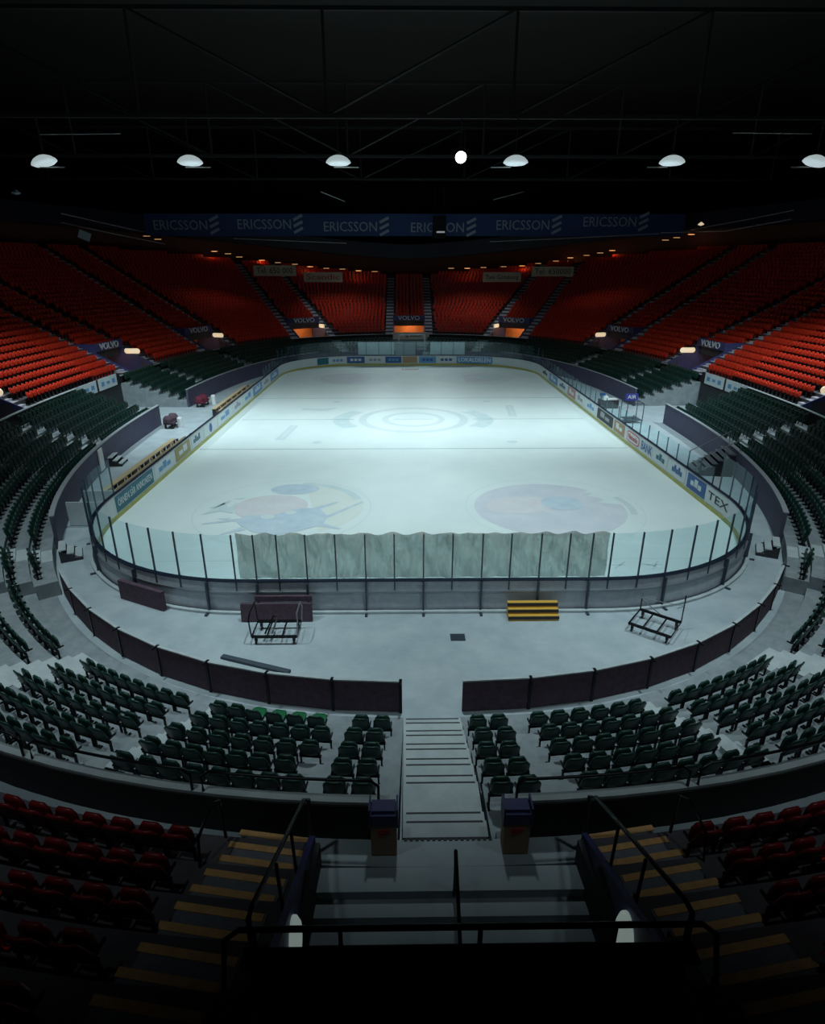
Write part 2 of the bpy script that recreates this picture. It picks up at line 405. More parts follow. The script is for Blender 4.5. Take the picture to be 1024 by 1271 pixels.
struct(mb.build('ceiling', M['roof']))
mb = MB()
for s_, c_, sz in ((0, (0, 74.9, 14), (150, .4, 32)), (0, (0, -74.9, 14), (150, .4, 32))): mb.box(c_, sz)
struct(mb.build('wall_ends', M['black']))
mb = MB(); mb.box((-74.9, 0, 14), (.4, 150, 32)); struct(mb.build('wall_left', M['black']))
mb = MB(); mb.box((74.9, 0, 14), (.4, 150, 32)); struct(mb.build('wall_right', M['black']))

# ------------------------------------------------------------------ rink boards, glass, advertisements
BH = 1.22
def outline_len(P):
    S = [0]
    for i in range(len(P)): a, b = P[i], P[(i+1) % len(P)]; S.append(S[-1]+math.dist(a, b))
    return S
ROUT = rink_outline(0, 24); RS = outline_len(ROUT); RL = RS[-1]
def RP(s):
    s %= RL
    i = int(np.searchsorted(RS, s, 'right'))-1; i = min(i, len(ROUT)-1)
    a, b = Vector(ROUT[i]), Vector(ROUT[(i+1) % len(ROUT)]); f = (s-RS[i])/max(1e-6, RS[i+1]-RS[i]); t = (b-a).normalized()
    return a.lerp(b, f), t, Vector((t.y, -t.x))      # point, tangent, outward normal
def rs(x, y): return min(np.arange(0, RL, .05), key=lambda s: (RP(s)[0]-Vector((x, y))).length)
def rsweep(mb, s0, s1, prof, step=.6):
    n = max(1, int(math.ceil((s1-s0)/step))); k = len(prof); V = []; Fc = []
    for i in range(n+1):
        p, t, nn = RP(s0+(s1-s0)*i/n)
        for o_, z in prof: V.append((p.x+nn.x*o_, p.y+nn.y*o_, z))
    for i in range(n):
        for j in range(k): Fc.append((i*k+j, (i+1)*k+j, (i+1)*k+(j+1) % k, i*k+(j+1) % k))
    Fc.append(tuple(range(k))[::-1]); Fc.append(tuple(n*k+j for j in range(k))); mb.add(V, Fc); return mb
# outline starts at (6.5,-30) near side going CCW: near-right corner, right side, far corner, far end, left side, near-left corner, near end
S_R0 = rs(15, -21.5); S_R1 = rs(15, 21.5); S_F0 = rs(6.5, 30); S_L1 = rs(-15, 21.5); S_L0 = rs(-15, -21.5); S_N = rs(-6.5, -30)
def boards(label, s0, s1, outside=None):
    p = RP((s0+s1)/2)[0]
    root = thing('dasher_board', label, 'rink boards', (p.x, p.y, 0))
    rsweep(MB(), s0, s1, rect(0, .05, .24, BH)).build('board_face', M['boardw'], root)
    rsweep(MB(), s0, s1, rect(-.02, .05, 0, .24)).build('kickplate', M['kick'], root)
    rsweep(MB(), s0, s1, rect(-.03, .14, BH, BH+.05)).build('top_rail', M['rail'], root)
    rsweep(MB(), s0, s1, rect(.06, .10, .04, BH)).build('board_back', M['backing'], root)
    return root
SN0 = S_L0-1.2; SN1 = RL+S_R0+1.2        # the near end with both corners
near_b = boards('grey-backed rink boards with tall glass round the near end of the ice', SN0, SN1)
right_b = boards('white rink boards with adverts along the right side of the ice', S_R0+1.2, S_R1)
far_b = boards('rink boards with small adverts across the far end of the ice', S_R1, S_L1)
left_b = boards('white rink boards with adverts in front of the team benches', S_L1, S_L0-1.2)
# near end detail: lower rails, bracing posts, glass
rsweep(MB(), SN0, SN1, rect(.10, .16, .78, .84)).build('lower_rail', M['galv'], near_b)
rsweep(MB(), SN0, SN1, rect(.10, .20, .0, .07)).build('base_rail', M['post'], near_b)
rsweep(MB(), SN0, SN1, rect(.2, .34, .0, .10)).build('concrete_curb', M['tread'], near_b)
def glass_run(root, s_list, ztop, thick, film=None, pane_m='glass'):
    for i, s in enumerate(s_list):
        p, t, n = RP(s)
        a = math.atan2(t.y, t.x)
        b = MB(); b.box((p.x+n.x*.10, p.y+n.y*.10, (BH-.35+ztop)/2), (thick, .06, ztop-BH+.35), a); b.build('glass_post', M['post'], root)
        if i+1 < len(s_list):
            s2 = s_list[i+1]
            b = MB(); rsweep(b, s+.03, s2-.03, rect(.065, .08, BH+.05, ztop-.02), .5); b.build('glass_pane', M[pane_m], root)
xs = [-6.75, -6.0, -5.2, -4.2, -3.16, -2.12, -1.1, -.07, .95, 2.0, 3.0, 4.05, 5.05, 5.85, 6.55]
sn = [rs(-6.5, -30)-.25]+[rs(-6.5, -30)+6.5+x for x in xs[1:]]
cornl = [sn[0]-1.05*k for k in range(1, 16)]
cornl = [s for s in cornl if s > SN0][::-1]
cornr = [sn[-1]+1.08*k for k in range(1, 17)]; cornr = [s for s in cornr if s < SN1]
glass_run(near_b, cornl+sn+cornr, 3.05, .045)
# braces every second post on the outside
for s in cornl[::3]+sn[1::2]+cornr[1::3]:
    p, t, n = RP(s); a = math.atan2(t.y, t.x); b = MB()
    b.box((p.x+n.x*.2, p.y+n.y*.2, .6), (.06, .12, 1.2), a); b.box((p.x+n.x*.34, p.y+n.y*.34, .03), (.10, .38, .05), a); b.build('brace', M['post'], near_b)
# frosted film hung behind the middle panes
film = thing('plastic_sheet', 'crumpled translucent plastic sheet hung along the middle of the near glass', 'plastic sheet', (0, -29.86, BH))
b = MB(); nx_, nz_ = 110, 8; V = []
for i in range(nx_+1):
    x = -6.65+13.15*i/nx_
    sag = .07*abs(math.sin((x+6.65)*2.9))+.03*math.sin(x*7)
    for j in range(nz_+1):
        z = BH+.03+(1.78-sag)*j/nz_
        V.append((x, -29.88+.03*math.sin(x*5.2+j*.9)+.02*math.sin(x*13+j), z))
b.add(V, [(i*(nz_+1)+j, (i+1)*(nz_+1)+j, (i+1)*(nz_+1)+j+1, i*(nz_+1)+j+1) for i in range(nx_) for j in range(nz_)])
b.build('sheet', M['net'], film, smooth=True)
# side and far glass
def spaced(a, b_, d): n = max(1, round((b_-a)/d)); return [a+(b_-a)*i/n for i in range(n+1)]
glass_run(right_b, spaced(S_R0+1.5, S_R1-.2, 1.5), 2.2, .035)
glass_run(far_b, spaced(S_R1, S_L1, 1.6), 3.0, .05)
glass_run(left_b, spaced(S_L1+.2, S_L1+8, 1.6), 2.2, .035)
b = MB(); b.box((-16.0, -20.4, .62), (1.9, .08, 1.2)); b.box((-16.0, -22.0, .62), (1.9, .06, 1.2)); tag(b.build('partition_panel', M['boardw']), 'pale partition panels behind the left boards beside the near glass', 'partition')
# far white sheets behind the far glass
for x0, x1, z1, lb in ((-6.6, -2.0, 2.75, 'pale sheet hung behind the far glass, left of the far gate'), (2.6, 7.0, 2.75, 'pale sheet hung behind the far glass, right of the far gate')):
    b = MB(); b.box(((x0+x1)/2, 30.35, (BH+z1)/2+.1), (x1-x0, .03, z1-BH)); tag(b.build('plastic_sheet', M['boardw']), lb, 'plastic sheet')
b = MB(); [b.box((x, 30.5, 1.9), (.12, .12, 3.8)) for x in (-1.4, 1.9)]; b.box((.25, 30.5, 3.75), (3.4, .12, .12)); b.box((.25, 30.5, 2.6), (3.4, .06, .08))
tag(b.build('far_gate', M['galv']), 'tall grey steel gate frame standing behind the far boards', 'gate')
b = MB(); b.box((-.6, 30.4, 1.9), (2.6, .04, 1.3)); b.box((2.1, 30.4, 1.4), (.9, .04, .5)); tag(b.build('gate_panel', M['grey']), 'grey panel filling the far gate frame', 'panel')
# goal posts marks at the far end
mb = MB(); mb.tube([(-1.0, 27.4, .04), (-.95, 26.2, .04), (.95, 26.2, .04), (1.0, 27.4, .04)], .04); tag(mb.build('goal_peg_frame', M['redp']), 'low frame lying on the ice before the far boards', 'frame')

def side_ad(root, x, y0, y1, body, face, ink, sgn, z0=.32, z1=1.14, th=.62, tw=.9, outline=None):
    a = MB(); a.box((x, (y0+y1)/2, (z0+z1)/2), (.012, abs(y1-y0)-.06, z1-z0)); pn = a.build('advert_panel', M[face], root)
    pn.parent = root; rz = math.pi/2 if sgn > 0 else -math.pi/2      # sgn +1: faces +x
    if body and body[0] == '#':
        k = int(body[1:]); g = MB(); n = k
        for i in range(n):
            yy = y0+(y1-y0)*(.2+.6*(i+.5)/n); g.box((x+sgn*.012, yy, (z0+z1)/2+(.08 if i % 2 else -.02)), (.01, abs(y1-y0)*.5/n, (z1-z0)*(.5 if i % 2 else .32)))
        g.build('advert_mark', M[ink], pn)
    elif body:
        text(body, pn, M[ink], (x+sgn*.012, (y0+y1)/2, (z0+z1)/2), (math.pi/2, 0, rz), abs(y1-y0)*tw, (z1-z0)*th)
LX = -14.985
for a in ((-21.2, -16.4, 'ÖRNEN SÅR ANNONSEN', 'teal', 'boardw', .6), (-16.2, -13.0, '#3', 'boardw', 'lblue', .5), (-12.8, -10.0, '#2', 'khaki', 'boardw', .5), (-9.8, -7.4, '#4', 'boardw', 'teal', .5), (-7.0, -3.8, None, 'boardw', None, .5),
          (-3.6, .6, '#2', 'boardw', 'lblue', .5), (.8, 4, '#3', 'boardw', 'grey', .5), (4.2, 8, '#2', 'boardw', 'lblue', .5), (8.2, 12, '#4', 'lblue', 'boardw', .5), (12.2, 16, '#3', 'boardw', 'grey', .5), (16.2, 20.5, '#3', 'lblue', 'boardw', .5)):
    side_ad(left_b, LX, a[0], a[1], a[2], a[3], a[4], 1, th=a[5])
b = MB(); b.lathe([(.33, 0), (.33, .01)], (LX+.01, -5.4, .73), 20, Matrix.Rotation(math.pi/2, 3, 'Y')); b.build('advert_roundel', M['blue'], left_b)
RX = 14.985
for a in ((-22.2, -19.9, 'TEX', 'boardw', 'dark', .5), (-19.7, -17.5, '#3', 'blue', 'boardw', .5), (-17.3, -15.0, '#5', 'boardw', 'blue', .5), (-14.8, -12.6, '#3', 'boardw', 'teal', .3), (-12.4, -10.4, 'BANK', 'boardw', 'blue', .7), (-10.2, -7.6, None, 'boardw', None, .5),
          (-7.2, -4.8, '#2', 'cardboard', 'boardw', .4), (-4.6, -.6, '#2', 'dark', 'grey', .5), (-.4, 3, '#3', 'boardw', 'lblue', .5), (3.2, 6, '#2', 'boardw', 'grey', .5), (6.2, 9, '#2', 'pink', 'boardw', .5), (9.2, 13, '#3', 'boardw', 'teal', .5), (13.2, 17, '#2', 'lblue', 'boardw', .5), (17.2, 21, '#3', 'boardw', 'dark', .5)):
    side_ad(right_b, RX, a[0], a[1], a[2], a[3], a[4], -1, th=a[5])
def oval(x, y, z, rx, rz, m, nm, root, th=.01):
    b = MB(); n = 32; P = []
    for k in range(n):
        a = 2*math.pi*k/n; ex = .45
        P.append((math.copysign(abs(math.cos(a))**ex, math.cos(a))*rx, math.copysign(abs(math.sin(a))**ex, math.sin(a))*rz))
    b.add([(x, y+p, z+r) for p, r in P]+[(x-th, y+p, z+r) for p, r in P], [tuple(range(n, 2*n))]+[(i, (i+1) % n, n+(i+1) % n, n+i) for i in range(n)]); b.build(nm, m, root)
oval(RX-.008, -8.9, .73, 1.2, .36, M['redp'], 'advert_oval', right_b, .006); oval(RX-.014, -8.9, .73, 1.1, .29, M['boardw'], 'advert_oval', right_b, .006)
text('Nintendo', right_b, M['redp'], (RX-.026, -8.9, .73), (math.pi/2, 0, -math.pi/2), 1.8, .36)
FY = 29.985
for x0, x1, body, face, ink in ((-12.0, -10.6, None, 'teal', None), (-10.5, -8.4, '#', 'boardw', 'lblue'), (-8.3, -5.9, '#', 'blue', 'boardw'), (-5.8, -3.3, '#', 'boardw', 'grey'), (-3.2, -1.0, '#', 'blue', 'lblue'), (-.9, 1.1, None, 'cardboard', None),
                                (1.3, 3.6, '#', 'lblue', 'blue'), (3.7, 6.2, '#', 'boardw', 'blue'), (6.3, 11.0, 'LOKALDELEN', 'lblue', 'white'), (11.1, 12.6, None, 'boardw', None)):
    x0, x1 = x0*.96-.1, x1*.96-.1
    hh = max(abs(x0), abs(x1)); sh = 0
    def fy(x): return FY if abs(x) < 6.5 else FY-8.5+math.sqrt(max(0, 8.5**2-(abs(x)-6.5)**2))
    yA, yB = fy(x0), fy(x1); ang = math.atan2(yB-yA, x1-x0); cx_, cy_ = (x0+x1)/2, (yA+yB)/2-.03
    L_ = math.hypot(x1-x0, yB-yA)
    b = MB(); b.box((cx_, cy_, .73), (L_-.05, .015, .8), ang); pn = b.build('advert_panel', M[face], far_b)
    if body == '#':
        b = MB(); [b.box((cx_+(i-1)*L_*.22*math.cos(ang), cy_+(i-1)*L_*.22*math.sin(ang)-.015, .73), (L_*.16, .01, .3), ang) for i in range(3)]; b.build('advert_mark', M[ink], pn)
    elif body: text(body, pn, M[ink], (cx_, cy_-.02, .73), (math.pi/2, 0, ang), L_*.88, .5)

# ------------------------------------------------------------------ low brown barriers, side walls, parapets
def barrier(label, u0, u1, n, rev=False):
    x, y, _, _ = C((u0+u1)/2); root = thing('crowd_barrier', label, 'barrier', (x, y, 0))
    for i in range(n):
        a, b_ = u0+(u1-u0)*i/n, u0+(u1-u0)*(i+1)/n
        xa, ya, _, _ = C(a, .05); xb, yb, _, _ = C(b_, .05)
        ang = math.atan2(yb-ya, xb-xa); L_ = math.hypot(xb-xa, yb-ya); m = MB()
        m.box(((xa+xb)/2, (ya+yb)/2, .53), (L_+.0, .06, 1.0), ang); m.build('fabric_panel', M['brown'], root)
        m = MB(); m.box(((xa+xb)/2, (ya+yb)/2, 1.05), (L_, .09, .04), ang); m.build('top_board', M['tread'], root)
        m = MB(); m.box((xb, yb, .54), (.08, .12, 1.08), ang); m.tube([(xb-.2*math.sin(ang)*-1, yb-.2*math.cos(ang), 1.06), (xb, yb, 1.06)], .03); m.build('post', M['blackm'], root)
barrier('low brown fabric barrier curving right from the centre stairs', AH+.08, U_LOWEND, 8)
barrier('low brown fabric barrier curving left from the centre stairs', LEN-U_LOWEND, LEN-AH-.08, 8)
for side in (0, 1):
    def rng(a, b): return (a, b) if side == 0 else mirror(a, b)
    sd = 'right' if side == 0 else 'left'
    build_struct('wall_'+sd+'_lower', sweep(*rng(U_WALL0, U_T0), rect(0, .14, 0, 1.55)), M['purple'])
    build_struct('wall_'+sd+'_lower', sweep(*rng(U_T1, U_FWALL), rect(0, .14, 0, 1.55)), M['purple'])
    build_struct('trim_'+('2' if side else '3'), sweep(*rng(U_WALL0, U_T0), rect(-.04, .18, 1.55, 1.60)), M['grey'])
    build_struct('trim_'+('4' if side else '5'), sweep(*rng(U_T1, U_FWALL), rect(-.04, .18, 1.55, 1.60)), M['grey'])
build_struct('wall_far_lower', sweep(U_FWALL, LEN-U_FWALL, rect(0, .14, 0, 1.25)), M['purple'])
# parapet behind the lower tier: black boarding with a pale concrete cap
for a, b in ((AH+.1, U_T0), mirror(AH+.1, U_T0)):
    build_struct('parapet', sweep(a, b, rect(5.86, 6.0, 2.0, 2.98)), M['darkwood'])
    build_struct('parapet_cap', sweep(a, b, rect(5.80, 5.97, 2.98, 3.04)), M['tread'])
for a, b in ((U_T1, LEN/2-1.6), mirror(U_T1, LEN/2-1.6)):
    build_struct('parapet', sweep(a, b, rect(5.86, 6.0, 2.0, 2.75)), M['darkwood']); build_struct('parapet_cap', sweep(a, b, rect(5.7, 5.94, 2.75, 2.8)), M['grey'])
for a, b in ((U_T0, U_T1), mirror(U_T0, U_T1)): build_struct('parapet', sweep(a, b, rect(5.86, 6.0, 2.0, 3.0)), M['darkwood'])

# parapet handrails: hoops of black tube, each one a thing
def hoop(u0, u1, d, z0, z1, label, grp, r=.028):
    pts = []
    n = 6
    xa, ya, _, _ = C(u0, d); ob = thing('handrail_hoop', label, 'handrail', (xa, ya, z0), group=grp)
    P = [C(u0+(u1-u0)*i/n, d)[:2] for i in range(n+1)]
    e = .12
    def lerp(p, q_, f): return (p[0]+(q_[0]-p[0])*f, p[1]+(q_[1]-p[1])*f)
    pts = [(*P[0], z0), (*P[0], z1-e), (*lerp(P[0], P[1], .3), z1)]+[(*p, z1) for p in P[1:-1]]+[(*lerp(P[-1], P[-2], .3), z1), (*P[-1], z1-e), (*P[-1], z0)]
    m = MB(); m.tube(pts, r, 6); m.build('rail', M['blackm'], ob, smooth=True); return ob
for sd, nm in ((1, 'right'), (-1, 'left')):
    for i in range(9):
        a = AH+.25+i*2.55; b = a+2.4
        if b > U_T0: break
        hoop(*( (a, b) if sd > 0 else (LEN-b, LEN-a)), 5.93, 3.03, 3.50, 'black tubular hoop rail on the %s parapet, %s from the centre stairs' % (nm, ('first', 'second', 'third', 'fourth', 'fifth', 'sixth', 'seventh', 'eighth', 'ninth')[i]), 'hoop rails on the near parapets')

# ------------------------------------------------------------------ centre stairs
cs = thing('centre_stairs', 'pale concrete centre stairs with dark nosing lines between the seat blocks', 'stairs', (0, -36, 0))
P = [(-35.5, 0)]
lv = [(.95+.82*k, .35+.325*k) for k in range(5)]+[(5.5, 2.0)]
m = MB(); lines = MB(); z_prev = 0.0; yprev = .15
prof = []
for k, (d, z) in enumerate(lv):
    half = d-.36
    prof += [(half, z_prev), (half, z-.16), (d-.02, z-.16), (d-.02, z)]
    z_prev = z
prof += [(6.0, z_prev), (6.0, 2.2)]
V0 = [(AH, -35.45-d, z) for d, z in prof]+[(AH, -35.45-6.0, 0), (AH, -35.45-prof[0][0], 0)]
V1 = [(-AH, y, z) for _, y, z in V0]; n = len(V0)
m.add(V0+V1, [(i, (i+1) % n, n+(i+1) % n, n+i) for i in range(n)]+[tuple(range(n))[::-1], tuple(range(n, 2*n))]); m.build('treads', M['tread'], cs)
for i in range(len(prof)-1):
    if prof[i+1][0] == prof[i][0]:
        d, z = prof[i+1]; l = MB(); l.box((0, -35.45-d-.02, z+.004), (AH*1.84, .035, .01)); l.build('nosing_line', M['dark'], cs)
for sg in (-1, 1):
    m = MB(); m.prism([(sg*AH, -36.2), (sg*(AH+.07), -36.2), (sg*(AH+.07), -41.4), (sg*AH, -41.4)][::sg], 0, 2.2); 
m = MB()
for i in range(16): m.box((-AH+.05+i*.1, -41.5+.0, 2.206), (.06, .05, .01))
tag(m.build('dashed_edge_tape', M['dark']), 'dashed dark tape across the top edge of the centre stairs', 'tape')
# stringers beside the centre stairs that close the terrace ends
# ------------------------------------------------------------------ aisles
def aisle(u, d0, d1, w_, zf, m_, sub=2, run=.82, name='aisle_steps'):
    """radial steps; zf(d) is the row floor"""
    x, y, nx, ny = C(u); mb_ = MB(); ang = math.atan2(ny, nx)
    d = d0
    while d < d1-.01:
        z = zf(d+.01); z2 = zf(d+run+.01)
        mb_.box((x+nx*(d+run*.75), y+ny*(d+run*.75), z+(z2-z)/4-.02), (run/2, w_, (z2-z)/2+.04), ang)
        mb_.box((x+nx*(d+run*.25), y+ny*(d+run*.25), z+.01), (run/2, w_, .03), ang)
        d += run
    return struct(mb_.build(name, m_))
def zl_near(d): return .35+.325*max(0, min(4, math.floor((d-.95)/.82))) if d >= .94 else 0
def zl_side(d): return .60+.25*max(0, min(6, math.floor((d-.16)/.82))) if d >= .15 else 0
def zu(d): return Z0+RR*math.floor((d-D0)/RD+1e-6)
LOWA = []   # (u, width, seat clear)
for u, w_ in ((U_NARROW, .30), (U_MID, .50), (U_BIG, 1.45)):
    for uu in (u, LEN-u): LOWA.append((uu, w_, 'n'))
SIDEA = [foot(15.3, -26.6), uy(-11.2), uy(11.2), uy(21.5)]
for u in SIDEA:
    for uu in (u, LEN-u): LOWA.append((uu, 1.2, 's'))
for uu in (LEN/2-8.2, LEN/2+8.2, LEN/2-1.6, LEN/2+1.6): LOWA.append((uu, 1.2, 'n'))
for u, w_, k in LOWA:
    if w_ < .5: continue
    if k == 'n': aisle(u, .95, 5.0, w_, zl_near, M['tread'])
    else: aisle(u, .16, 5.9-.1, w_, zl_side, M['tread'])
LF = [(Vector(C(u)[:2]), Vector((C(u)[2], C(u)[3])), w_) for u, w_, k in LOWA]
def in_low_aisle(p):
    for c, n, w_ in LF:
        r = p-c
        if 0 < r.dot(n) < 7 and abs(r.x*n.y-r.y*n.x) < w_/2+.22: return True
    return abs(p.x) < AH+.30
def up_block(p, near=True):
    for u, zt, kd, c, n, t in VF:
        r = p-c; a, b_ = r.dot(t), r.dot(n)
        if 0 < b_ < 40:
            if abs(a) < VW+.15 and b_ < VB+.35: return True
            if abs(abs(a)-2.95-(.1375*max(0, b_-6.2) if kd == 'near' else 0)) < .84+(.06 if kd == 'near' else 0): return True
            if kd == 'near' and abs(a) < 3.79+.1375*max(0, b_-6.2): return True
    return False
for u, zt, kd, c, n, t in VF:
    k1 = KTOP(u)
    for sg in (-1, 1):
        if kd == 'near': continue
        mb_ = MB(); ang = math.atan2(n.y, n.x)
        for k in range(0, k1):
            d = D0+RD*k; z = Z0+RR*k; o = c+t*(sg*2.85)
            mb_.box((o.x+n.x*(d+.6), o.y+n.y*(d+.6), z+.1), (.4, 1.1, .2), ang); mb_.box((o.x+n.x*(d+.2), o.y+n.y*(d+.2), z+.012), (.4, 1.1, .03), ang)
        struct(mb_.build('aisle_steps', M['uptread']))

# ------------------------------------------------------------------ vomitories (entrances cut into the upper tier)
vnames = {}
def describe_v(c):
    return None
ORD = ('first', 'second', 'third', 'fourth', 'fifth', 'sixth', 'seventh', 'eighth', 'ninth', 'tenth', 'eleventh', 'twelfth', 'thirteenth', 'fourteenth', 'fifteenth', 'sixteenth', 'seventeenth', 'eighteenth', 'nineteenth', 'twentieth') + tuple('twenty-'+s for s in ('first', 'second', 'third', 'fourth', 'fifth', 'sixth', 'seventh', 'eighth', 'ninth')) + ('thirtieth',)+tuple('thirty-'+s for s in ('first', 'second', 'third', 'fourth', 'fifth', 'sixth', 'seventh', 'eighth', 'ninth'))
vt = {(27.8, 10.8): 'nearest the side tunnel', (23.8, 26): 'by the far corner', (14.2, 39.6): 'beside the far centre'}
for u, zt, kd, c, n, t in VF:
    ang = math.atan2(t.y, t.x)      # local x = tangent, local y = outward normal
    def L(a, b_, z): v = c+t*a+n*b_; return (v.x, v.y, z)
    visible = project(L(0, 9, 4)) and -150 < project(L(0, 9, 4))[0] < 1174
    wm = M['bluewall']
    # side walls, stringer-like, rising with the tier
    for sg in (-1, 1):
        mb_ = MB(); a0, a1 = sg*(VW-.0), sg*(VW+.10)
        pr = [(6.35, 0), (6.35, 2.75), (9.3, 4.25), (9.3, zt), (11.5, zt), (11.5, 0)]
        V = [L(a0, b_, z) for b_, z in pr]+[L(a1, b_, z) for b_, z in pr]; k = len(pr)
        mb_.add(V, [tuple(range(k)), tuple(range(k, 2*k))[::-1]]+[(i, k+i, k+(i+1) % k, (i+1) % k) for i in range(k)])
        struct(mb_.build('wall_vomitory', wm))
    mb_ = MB(); hb = 3.75 if kd == 'near' else 4.38
    mb_.box(L(0, VB+.12, (zt+hb)/2), (2*VW, .2, zt-hb), ang)
    struct(mb_.build('wall_vomitory_header', wm if kd != 'near' else M['black']))
    # passage floor: walkway, then steps going down under the tier
    mb_ = MB(); mdk = MB()
    for i in range(9):
        d0 = 6.52 if i == 0 else 6.95+.3*(i-1); d1 = 6.95+.3*i if i < 8 else 12.5; z = 2.2-.18*i
        (mb_ if i < 3 or kd != 'near' else mdk).box(L(0, (d0+d1)/2, z/2), (2*VW, d1-d0, z), ang)
    struct(mb_.build('vomitory_steps', M['deck']))
    if mdk.v: struct(mdk.build('vomitory_steps', M['dimbrown']))  # darkness of the unlit lower steps put into a darker brown
    mb_ = MB(); mb_.box(L(0, 12.4 if kd == 'near' else 11.7, 2.6), (2*VW, .2, 5.2), ang); struct(mb_.build('wall_passage', M['warmwall'] if kd != 'near' else M['dark']))
    # header top rail
    who = 'left' if c.x < -1 else 'right' if c.x > 1 else 'centre'
    key = min(vt, key=lambda q_: (Vector(q_)-Vector((abs(c.x+n.x*8.7), abs(c.y+n.y*8.7)))).length)
    where = 'far centre entrance' if kd != 'near' and who == 'centre' else 'near entrance below the camera' if kd == 'near' else '%s %s entrance %s' % ('far' if c.y > 0 else 'near', who, vt[key])
    if kd != 'near':
        if not visible: continue
        sg_ = thing('entrance_sign', 'white VOLVO lettering over the '+where, 'sign', L(0, VB+.02, zt-.5), group='lettering over the entrances')
        q0 = L(0, VB-.02, zt-.37)
        text('VOLVO', sg_, M['white'], q0, (math.pi/2, 0, math.atan2(-t.y, -t.x) if False else ang+(math.pi if (Matrix.Rotation(ang, 3, 'Z') @ Vector((0, -1, 0))).xy.dot(-n) < 0 else 0)), 3.2, .60, ext=.03)
        if who != 'centre':
            sg = 1 if t.y > 0 else -1; pl = L(sg*(VW-.02), 8.35, zt-1.15)
            lp = thing('passage_lamp', 'long cream wall lamp glowing inside the '+where, 'lamp', pl)
            mb_ = MB(); R_ = Matrix.Rotation(ang, 3, 'Z')
            q3 = []
            for rr, dd in ((1, 0), (.97, .05), (.8, .12), (.3, .16)):
                for k_ in range(20):
                    a_ = 2*math.pi*k_/20; yy_ = math.copysign(.55, math.cos(a_))+.26*math.cos(a_); q3.append(Vector((-sg*dd, yy_*rr, .26*math.sin(a_)*rr)))
            mb_.add([Vector(pl)+R_ @ v for v in q3], [(i*20+k_, i*20+(k_+1) % 20, (i+1)*20+(k_+1) % 20, (i+1)*20+k_) for i in range(3) for k_ in range(20)]+[tuple(60+k_ for k_ in range(20))]); mb_.build('lens', M['warm'], lp, smooth=True)
        else:
            pl = L(0, 11.5, 4.0); lp = thing('passage_lamp', 'small warm lamp on the back wall of the far centre entrance', 'lamp', pl)
            mb_ = MB(); mb_.lathe([(.25, 0), (.25, .08), (.1, .14)], pl, 16, Matrix.Rotation(math.pi/2, 3, 'X')); mb_.build('lens', M['warm'], lp, smooth=True)
        ld = bpy.data.lights.new('passage_light', 'POINT'); ld.energy = (170 if abs(c.x) < 1 else 110 if c.y > 30 else 30) if c.y > 0 else 0; ld.color = (1, .55, .25); ld.shadow_soft_size = .3
        lo = bpy.data.objects.new('passage_light', ld); COL.objects.link(lo); lo.location = L(0, 9.9, 3.4)

# near vomitory: handrails, lamps, stairs beside it
def NV(a, b_, z): return (a, -35.5-b_, z)
hr = thing('guard_rail', 'black guard rail across the head of the near entrance', 'guard rail', NV(0, VB, 4.4))
m = MB(); m.tube([NV(-2.75, VB+.3, 3.9), NV(-2.72, VB+.05, 4.75), NV(-2.55, VB+.02, 4.88), NV(2.55, VB+.02, 4.88), NV(2.72, VB+.05, 4.75), NV(2.75, VB+.3, 3.9)], .035); m.build('top_rail', M['blackm'], hr, smooth=True)
for x in (-2.4, -1.45, .1, 1.6, 2.4): m = MB(); m.tube([NV(x, VB+.02, 4.4), NV(x, VB+.02, 4.86)], .028); m.build('post', M['blackm'], hr)
m = MB(); m.box(NV(0, VB+.05, 4.43), (5.1, .22, .06)); m.build('sill_board', M['black'], hr)
hr = thing('centre_handrail', 'short black handrail post in the middle of the near entrance steps', 'handrail', NV(.06, 6.9, 2.2))
m = MB(); m.tube([NV(.06, 6.95, 2.1), NV(.06, 6.95, 3.1), NV(.06, 7.6, 2.7), NV(.06, 8.6, 2.1), NV(.06, 8.6, 1.0)], .03); m.build('rail', M['blackm'], hr)
